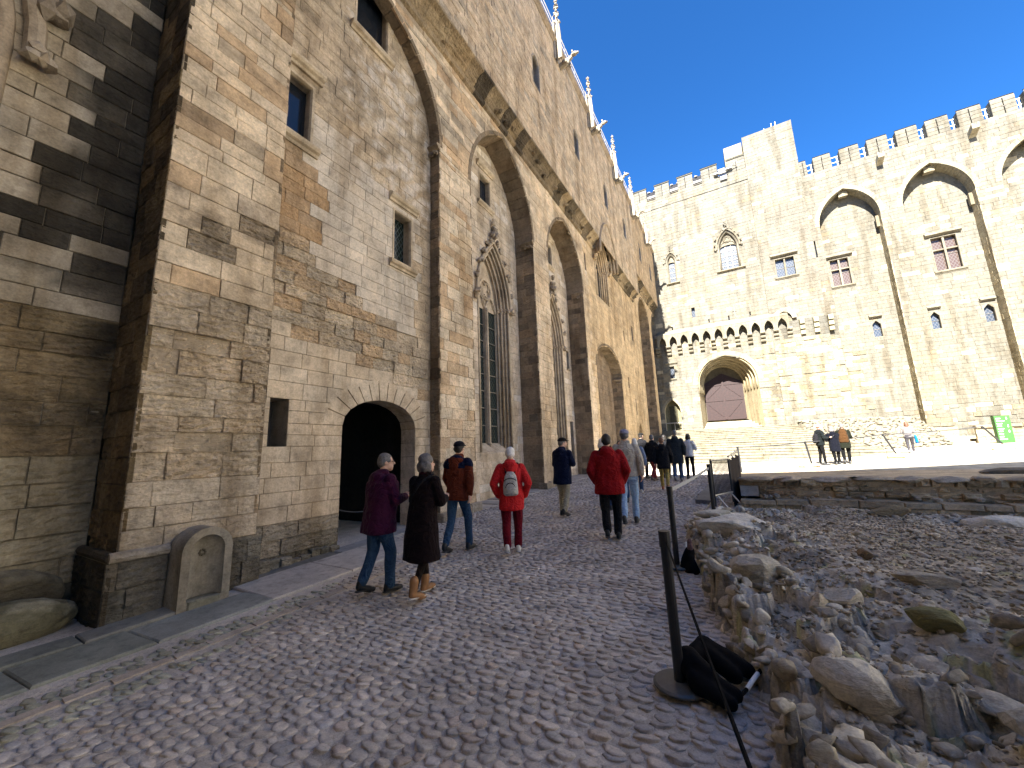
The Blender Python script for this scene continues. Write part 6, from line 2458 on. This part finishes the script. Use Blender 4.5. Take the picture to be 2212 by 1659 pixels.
    loft(m, [S(0, 0, .80, .15 * bulk ** .5, .115), S(0, 0, .90, .165 * bulk ** .5, .125), S(0, 0, .99, .155 * bulk ** .5, .115), S(0, 0, 1.04, .14 * bulk ** .5, .11)])
    for sd in (-1, 1):
        a, k, an, lf_ = feet[sd]
        caps(m, S(a[0], a[1], a[2] - .06), S(*k), .098 * s * legw, .070 * s * legw)
        caps(m, S(*k), S(an[0], an[1], an[2] + .02), .069 * s * legw, .060 * s * legw)
    remesh(m, vox * s, 'trousers', legs, P, 2, True, .006 * s, 8)
    # --- shoes
    for sd in (-1, 1):
        a, k, an, lf_ = feet[sd]
        m = MB()
        px = an[0]
        toe = -.05 if lf_ else 0
        caps(m, S(px, an[1] - .045, .045 + lf_), S(px, an[1] - .035, .095 + lf_), .042 * s, .042 * s)
        caps(m, S(px, an[1] - .04, .042 + lf_), S(px * 1.08, an[1] + .10, .036 + lf_ + toe), .041 * s, .043 * s)
        caps(m, S(px * 1.08, an[1] + .08, .036 + lf_ + toe * .9), S(px * 1.1, an[1] + .15, .03 + lf_ + toe * 1.1), .04 * s, .031 * s)
        if sole == 'boot':
            caps(m, S(px, an[1] - .02, .08 + lf_), S(px, an[1] - .01, .19 + lf_), .05 * s, .056 * s)
        sh_o = remesh(m, .009 * s, 'shoe', shoe_mat(shoes), P, 1)
        m = MB()
        caps(m, S(px, an[1] - .055, .012 + lf_ + .006), S(px * 1.1, an[1] + .15, .012 + lf_ + toe + .006), .042 * s, .036 * s, 10)
        V = np.concatenate(m.V)
        c_ = V[:, 2].mean()
        V[:, 2] = c_ + (V[:, 2] - c_) * .32
        m.V = [V]
        m.build('sole', shoe_mat((.55, .5, .42) if sole == 'boot' else (.35, .35, .35) if shoes[0] > .3 else (.03, .03, .03)), sh_o, local=True, smooth=True)
    # --- jacket or coat
    m = MB()
    b_ = bulk
    bb = [(hem, .185 * b_ + coatflare, .145 * b_ + coatflare * .8), (hem + .06, .187 * b_ + coatflare * .9, .147 * b_ + coatflare * .7)]
    if hem < .6:
        bb += [(.75, .18 * b_ + coatflare * .5, .14 * b_ + coatflare * .4)]
    bb += [(.95, .178 * b_ + coatflare * .2, .138 * b_), (1.10, .172 * b_, .135 * b_), (1.25, .182 * b_, .14 * b_), (1.36, .18 * b_, .13 * b_), (1.435, .135 * b_ ** .5, .10), (1.475, .075, .072)]
    loft(m, [S(0, sy * min(1, max(0, (z_ - .8) / .5)), z_, rx, ry) for z_, rx, ry in bb])
    for sd in (-1, 1):
        shd, el, wr, mode = hands[sd]
        w_ = Vector(wr) - (Vector(wr) - Vector(el)).normalized() * .005
        caps(m, S(shd[0] * .9, shd[1], shd[2] - .02), S(*el), .078 * s * b_ ** .4, .066 * s * b_ ** .4)
        caps(m, S(*el), S(*w_), .064 * s * b_ ** .4, .050 * s * b_ ** .3)
    if collar != 'none':
        caps(m, S(-.045, sy - .0, 1.49), S(.045, sy + .0, 1.49), .055 * s, .055 * s)
    if hood:
        ell(m, S(0, sy - .085, 1.43), (.135 * s, .085 * s, .085 * s), 0, .5)
        ell(m, S(0, sy - .12, 1.36), (.10 * s, .06 * s, .09 * s))
        ell(m, S(0, sy - .02, 1.49), (.10 * s, .085 * s, .05 * s))
    jk = remesh(m, vox * s, 'coat' if hem < .65 else 'jacket', top, P, 2, True, .007 * s, 9)
    if yoke:
        m = MB()
        loft(m, [S(0, sy, 1.30, .188 * b_, .146 * b_), S(0, sy, 1.37, .186 * b_, .137 * b_), S(0, sy, 1.44, .142, .106), S(0, sy, 1.48, .08, .078)])
        for sd in (-1, 1):
            shd, el, wr, mode = hands[sd]
            e2 = Vector(shd).lerp(Vector(el), .22)
            caps(m, S(shd[0] * .9, shd[1], shd[2] - .02), S(*e2), .084 * s * b_ ** .4, .078 * s * b_ ** .4)
        ell(m, S(0, sy - .07, 1.455), (.125 * s, .085 * s, .07 * s))
        remesh(m, vox * s, 'shoulder_panel', yoke, jk, 2, True, .004 * s)
    if collar and collar != 'none':
        q = MB()
        v, f = tube_vf([S(.062 * math.cos(a), sy + .012 + .062 * math.sin(a), 1.515 + .012 * math.sin(a)) for a in np.linspace(0, 6.283, 15)[:-1]], .026 * s, 6, True)
        q.add(v, f)
        q.build('collar', collar, P, local=True, smooth=True)
    # --- hair and hats
    m = MB()
    hm = HAIRS[hair]
    def he(c, r):
        ell(m, H(*c), tuple(q * s for q in r), turn)
    if hairstyle == 'bald':
        he((0, -.045, -.005), (.079, .066, .06))
    else:
        he((0, -.022, .034), (.084, .094, .096))
        he((0, -.055, -.005), (.080, .062, .075))
        for sd in (-1, 1):
            he((.066 * sd, -.022, .01), (.019, .038, .042))
        if hairstyle == 'wavy':
            for k in range(9):
                a = k / 8 * math.pi + math.pi
                he((.088 * math.cos(a), -.03 + .07 * math.sin(a), -.05 + .02 * (k % 2)), (.04, .04, .065))
            he((0, -.03, .05), (.095, .1, .095))
        if hairstyle == 'long':
            caps(m, H(0, -.07, -.02), H(.02, -.10, -.30), .085 * s, .06 * s)
            caps(m, H(.05, -.05, -.02), H(.07, -.06, -.22), .05 * s, .035 * s)
            caps(m, H(-.05, -.05, -.02), H(-.07, -.06, -.2), .05 * s, .035 * s)
        if hairstyle == 'bob':
            he((0, -.045, -.055), (.094, .075, .085))
            for sd in (-1, 1):
                he((.075 * sd, -.01, -.05), (.025, .05, .075))
    remesh(m, .011 * s, 'hair', hm, P, 1, True, .004 * s, 30)
    if cap is not None:
        m = MB()
        he((0, -.015, .062), (.092, .104, .066))
        he((0, -.02, .05), (.094, .106, .03))
        he((0, .105, .045), (.062, .06, .008))
        he((0, .085, .05), (.07, .05, .012))
        remesh(m, .008 * s, 'cap', cap, P, 1)
    return P, S, hands, sy
def backpack(P, S, sy, mat, dark, w=.14, hgt=.40, zc=1.18, dep=.075, off=.0, lower=0.0):
    m = MB()
    y0 = sy - .165 - off
    loft(m, [S(0, y0, zc - hgt / 2 - lower, w * .75, dep * .6), S(0, y0 - .02, zc - hgt * .42 - lower, w, dep), S(0, y0 - .02, zc - hgt * .1, w, dep * 1.05), S(0, y0, zc + hgt * .3, w * .8, dep * .8), S(0, y0 + .02, zc + hgt / 2, w * .45, dep * .5)])
    ell(m, S(0, y0 - .075, zc - hgt * .2 - lower), S(w * .72, .035, hgt * .24))
    o = remesh(m, .011, 'backpack', mat, P, 2, True, .003, 12)
    q = MB()
    for sd in (-1, 1):
        v, f = tube_vf([S(.07 * sd, y0 + .01, zc + hgt * .42), S(.11 * sd, sy - .09, 1.47), S(.125 * sd, sy + .05, 1.465), S(.13 * sd, sy + .16, 1.3), S(.15 * sd, sy + .08, 1.08), S(.12 * sd, y0 + .04, zc - hgt * .36)], .016 * S(1)[0], 6)
        q.add(v, f)
    v, f = tube_vf([S(w * .62 * math.cos(a), y0 - .105 + .02 * abs(math.cos(a)), zc - hgt * .16 + hgt * .2 * math.sin(a) - lower) for a in np.linspace(0, math.pi, 9)], .007, 5)
    q.add(v, f)
    v, f = tube_vf([S(w * .8 * math.cos(a), y0 - .085 + .02 * abs(math.cos(a)), zc + hgt * .1 + hgt * .12 * math.sin(a)) for a in np.linspace(.1, math.pi - .1, 9)], .006, 5)
    q.add(v, f)
    q.build('strap', dark, o, local=True, smooth=True)
def phone(P, S, hands, sy, label, big=False):
    t = tag(MB().add(box_v(-.04 if not big else -.12, .04 if not big else .12, -.006, .006, 0, .14 if not big else .17), BOXF, (.02, .02, .02, 0)).build('tablet' if big else 'phone', M_IRON), label, 'tablet' if big else 'phone')
    c = P.matrix_basis @ Vector(S(0, sy + .36, 1.13))
    t.matrix_basis = Matrix.Translation(c) @ P.matrix_basis.to_3x3().to_4x4() @ Matrix.Rotation(R_(-40), 4, 'X')
def sling(P, S, sy, mat, b=1.0):
    q = MB()
    v, f = tube_vf([S(.12, sy + .03, 1.49), S(.08, sy - .13 * b, 1.40), S(-.05, sy - .165 * b, 1.22), S(-.17 * b, sy - .10, 1.0), S(-.20 * b, sy + .02, .93)], .013, 6, False, 1)
    q.add(v, f)
    q.build('bag_strap', mat, P, local=True, smooth=True)

denim, denim2, navyj = cloth('blue_denim', (.032, .068, .125)), cloth('pale_denim', (.30, .42, .58)), cloth('dark_denim', (.04, .07, .14))
purple, browncoat, rust = cloth('purple_quilted_nylon', (.04, .005, .024), rough=.6), cloth('dark_brown_wool', (.008, .004, .0045)), cloth('rust_suede', (.105, .022, .010))
red, red2, maroon = cloth('red_raincoat', (.46, .016, .018), rough=.6), cloth('deep_red_fleece', (.22, .007, .009)), cloth('maroon_trousers', (.11, .005, .012))
navy, black, beige = cloth('navy_cloth', (.006, .009, .028)), cloth('black_cloth', (.010, .010, .012)), cloth('beige_wool', (.40, .35, .28))
khaki, mustard, bluegrey, charcoal = cloth('khaki_cotton', (.32, .29, .21)), cloth('mustard_cotton', (.33, .25, .08)), cloth('blue_grey_knit', (.15, .19, .27)), cloth('charcoal_cloth', (.020, .024, .028))
white, lilac, greyp = cloth('white_cotton', (.62, .60, .58)), cloth('lilac_scarf', (.68, .60, .76)), cloth('grey_nylon', (.42, .40, .37), rough=.6)
olive, tanpack, bluebag, greytr = cloth('olive_cloth', (.018, .020, .013)), cloth('brown_canvas_pack', (.05, .023, .008)), cloth('bright_blue_bag', (.004, .10, .32)), cloth('grey_trousers', (.04, .037, .042))
gw = 'visitors walking up the street'

P, S, hd, sy = person('woman in purple quilted jacket and blue jeans holding a phone, glasses, grey cropped hair', -3.98, 3.46, 12, 1.66, purple, denim, (.012, .012, .012), 'grey', 'short', .74, 1.38, .26, 1, True, None, True, None, .05, 1.12, turn=-.45, glasses=True, group=gw)
phone(P, S, hd, sy, 'small phone in the hands of the woman in purple')
P, S, hd, sy = person('woman in long dark brown coat with tan boots and wavy grey hair', -3.40, 3.60, 2, 1.62, browncoat, cloth('brown_leggings', (.014, .010, .008)), (.27, .13, .05), 'grey', 'wavy', .44, 1.13, .34, -1, False, None, True, cloth('dark_plum_scarf', (.035, .006, .012)), .06, .78, coatflare=.045, group=gw, sole='boot', turn=-.25)
sling(P, S, sy, black, 1.15)
person('man in rust-coloured jacket with navy shoulders, dark cap and jeans', -4.13, 5.22, -6, 1.77, rust, denim, (.02, .02, .02), 'dark', 'short', .80, 1.10, .40, 1, True, cloth('dark_cap', (.012, .012, .016)), False, None, .03, 1.0, yoke=navy, group=gw)
P, S, hd, sy = person('white-haired woman in red raincoat and maroon trousers with small grey backpack', -3.24, 5.45, -28, 1.63, red, maroon, (.58, .55, .50), 'white', 'short', .70, 1.15, .22, 1, True, None, False, lilac, .03, 1.12, arms={-1: 'pocket', 1: 'pocket'}, group=gw)
backpack(P, S, sy, greyp, black, .125, .40, 1.14, .07)
P, S, hd, sy = person('man in navy hooded jacket and khaki trousers with black flat cap reading his phone', -3.58, 8.30, 12, 1.74, navy, khaki, (.015, .015, .015), 'grey', 'short', .70, 1.18, .14, -1, True, cloth('black_cap', (.010, .010, .010)), True, None, .05, 1.1, turn=-.6, group=gw)
phone(P, S, hd, sy, 'phone held by the man in the flat cap')
person('balding man in wide deep red fleece and black trousers', -2.03, 6.72, -16, 1.76, red2, black, (.015, .015, .015), 'dark', 'short', .74, 1.36, .12, 1, True, None, False, black, .02, 1.12, arms={-1: 'pocket', 1: 'pocket'}, group=gw)
person('tall man in beige pullover and pale blue jeans with a grey cap', -2.02, 7.92, -8, 1.84, beige, denim2, (.03, .03, .03), 'grey', 'short', .86, 1.12, .36, 1, False, cloth('washed_grey_cap', (.26, .25, .32)), False, None, .03, 1.0, group=gw)
person('grey-haired woman in blue-grey knit jacket and dark jeans', -2.75, 11.9, -5, 1.60, bluegrey, navyj, (.45, .43, .40), 'white', 'bob', .74, 1.22, .3, 1, False, None, False, None, .03, 1.05, .014, group=gw)
person('auburn-haired woman in black jacket and mustard trousers', -2.12, 12.7, -8, 1.58, black, mustard, (.30, .09, .04), 'ginger', 'short', .70, 1.15, .34, -1, True, None, False, None, .03, .95, .014, group=gw)
person('big man in long charcoal parka and dark jeans at the head of the group', -2.05, 15.1, -4, 1.80, charcoal, navyj, (.18, .18, .19), 'grey', 'short', .60, 1.22, .4, 1, True, None, False, None, .03, 1.1, .014, group=gw)
person('dark-haired woman with white sleeves and black waistcoat right of the man in the parka', -1.72, 15.9, 20, 1.66, white, black, (.02, .02, .02), 'dark', 'bob', .86, 1.0, .1, 1, False, None, True, None, .03, .9, .014, group=gw)
person('man in black jacket and black cap ahead of the group, by the wall', -3.45, 16.0, 30, 1.78, black, black, (.02, .02, .02), 'dark', 'short', .74, 1.12, .2, 1, False, cloth('black_cap', (.01, .01, .01)), False, None, .02, 1.0, .014, group=gw)
person('grey-haired visitor in dark coat and red trousers half hidden among the group', -2.9, 15.2, 25, 1.68, black, cloth('brick_red_trousers', (.22, .03, .03)), (.10, .06, .04), 'grey', 'short', .72, 1.12, .4, -1, False, None, False, None, .03, 1.0, .014, group=gw)
person('dark-haired person mostly hidden between the parka and the mustard trousers', -2.62, 16.3, 0, 1.66, black, black, (.02, .02, .02), 'dark', 'bob', .72, 1.05, .2, 1, False, None, False, None, .03, 1.0, .014, group=gw)
person('masked dark-haired person in navy glimpsed behind the beige pullover', -2.75, 10.3, 170, 1.58, navy, navyj, (.02, .02, .02), 'dark', 'bob', .72, 1.05, .2, 1, False, None, False, None, .03, 1.0, .014, group=gw)
person('white-haired person hidden behind the man in the red fleece', -2.85, 9.1, -10, 1.66, navy, navyj, (.02, .02, .02), 'white', 'wavy', .74, 1.05, .3, 1, False, None, False, None, .03, 1.0, .014, group=gw)
gc = 'visitors standing in the sunny court'
P, S, hd, sy = person('shaven-headed man in dark hoodie with black backpack looking at a tablet', 2.98, 21.6, 75, 1.78, cloth('charcoal_dimmed_for_sun', (.006, .008, .0085)), cloth('black_dimmed_for_sun', (.004, .004, .0045)), (.03, .03, .03), 'ginger', 'bald', .84, 1.02, .1, 1, True, None, True, None, .04, .85, .014, group=gc)  # charcoal, black and olive here are darker copies, offsetting the sun in colour
backpack(P, S, sy, black, black, .15, .44, 1.15, .09)
phone(P, S, hd, sy, 'dark tablet held by the shaven-headed man', True)
P, S, hd, sy = person('grey-haired man in olive jacket carrying a big tan backpack, head bent', 3.86, 21.9, 10, 1.74, cloth('olive_dimmed_for_sun', (.009, .010, .006)), cloth('black_dimmed_for_sun', (.004, .004, .0045)), (.03, .03, .03), 'grey', 'short', .68, 1.15, .12, 1, True, None, True, None, .12, 1.0, .014, group=gc)
backpack(P, S, sy, tanpack, black, .17, .62, 1.2, .10)
person('person in dark navy coat standing close beside the tan backpack', 3.50, 21.75, -10, 1.62, cloth('dark_navy_wool', (.003, .0035, .007)), cloth('black_dimmed_for_sun', (.004, .004, .0045)), (.03, .03, .03), 'grey', 'wavy', .60, 1.15, .1, 1, True, None, True, None, .08, 1.0, .014, group=gc)
P, S, hd, sy = person('long-haired woman in white top and grey trousers carrying a bright blue bag', 7.3, 27.0, 15, 1.60, cloth('white_cotton_dimmed_for_sun', (.17, .155, .15)), greytr, (.25, .22, .2), 'brown', 'long', .90, 1.0, .26, 1, False, None, False, 'none', .10, .92, .014, arms={1: 'hold', -1: 'hold'}, group=gc, z=None)  # white top darkened in colour to offset the sun
q = MB()
loft(q, [S(.27, .02, .55, .05, .11), S(.28, .02, .6, .07, .16), S(.27, .02, .85, .06, .15), S(.25, .02, 1.0, .03, .08)])
remesh(q, .014, 'blue_bag', bluebag, P, 2)
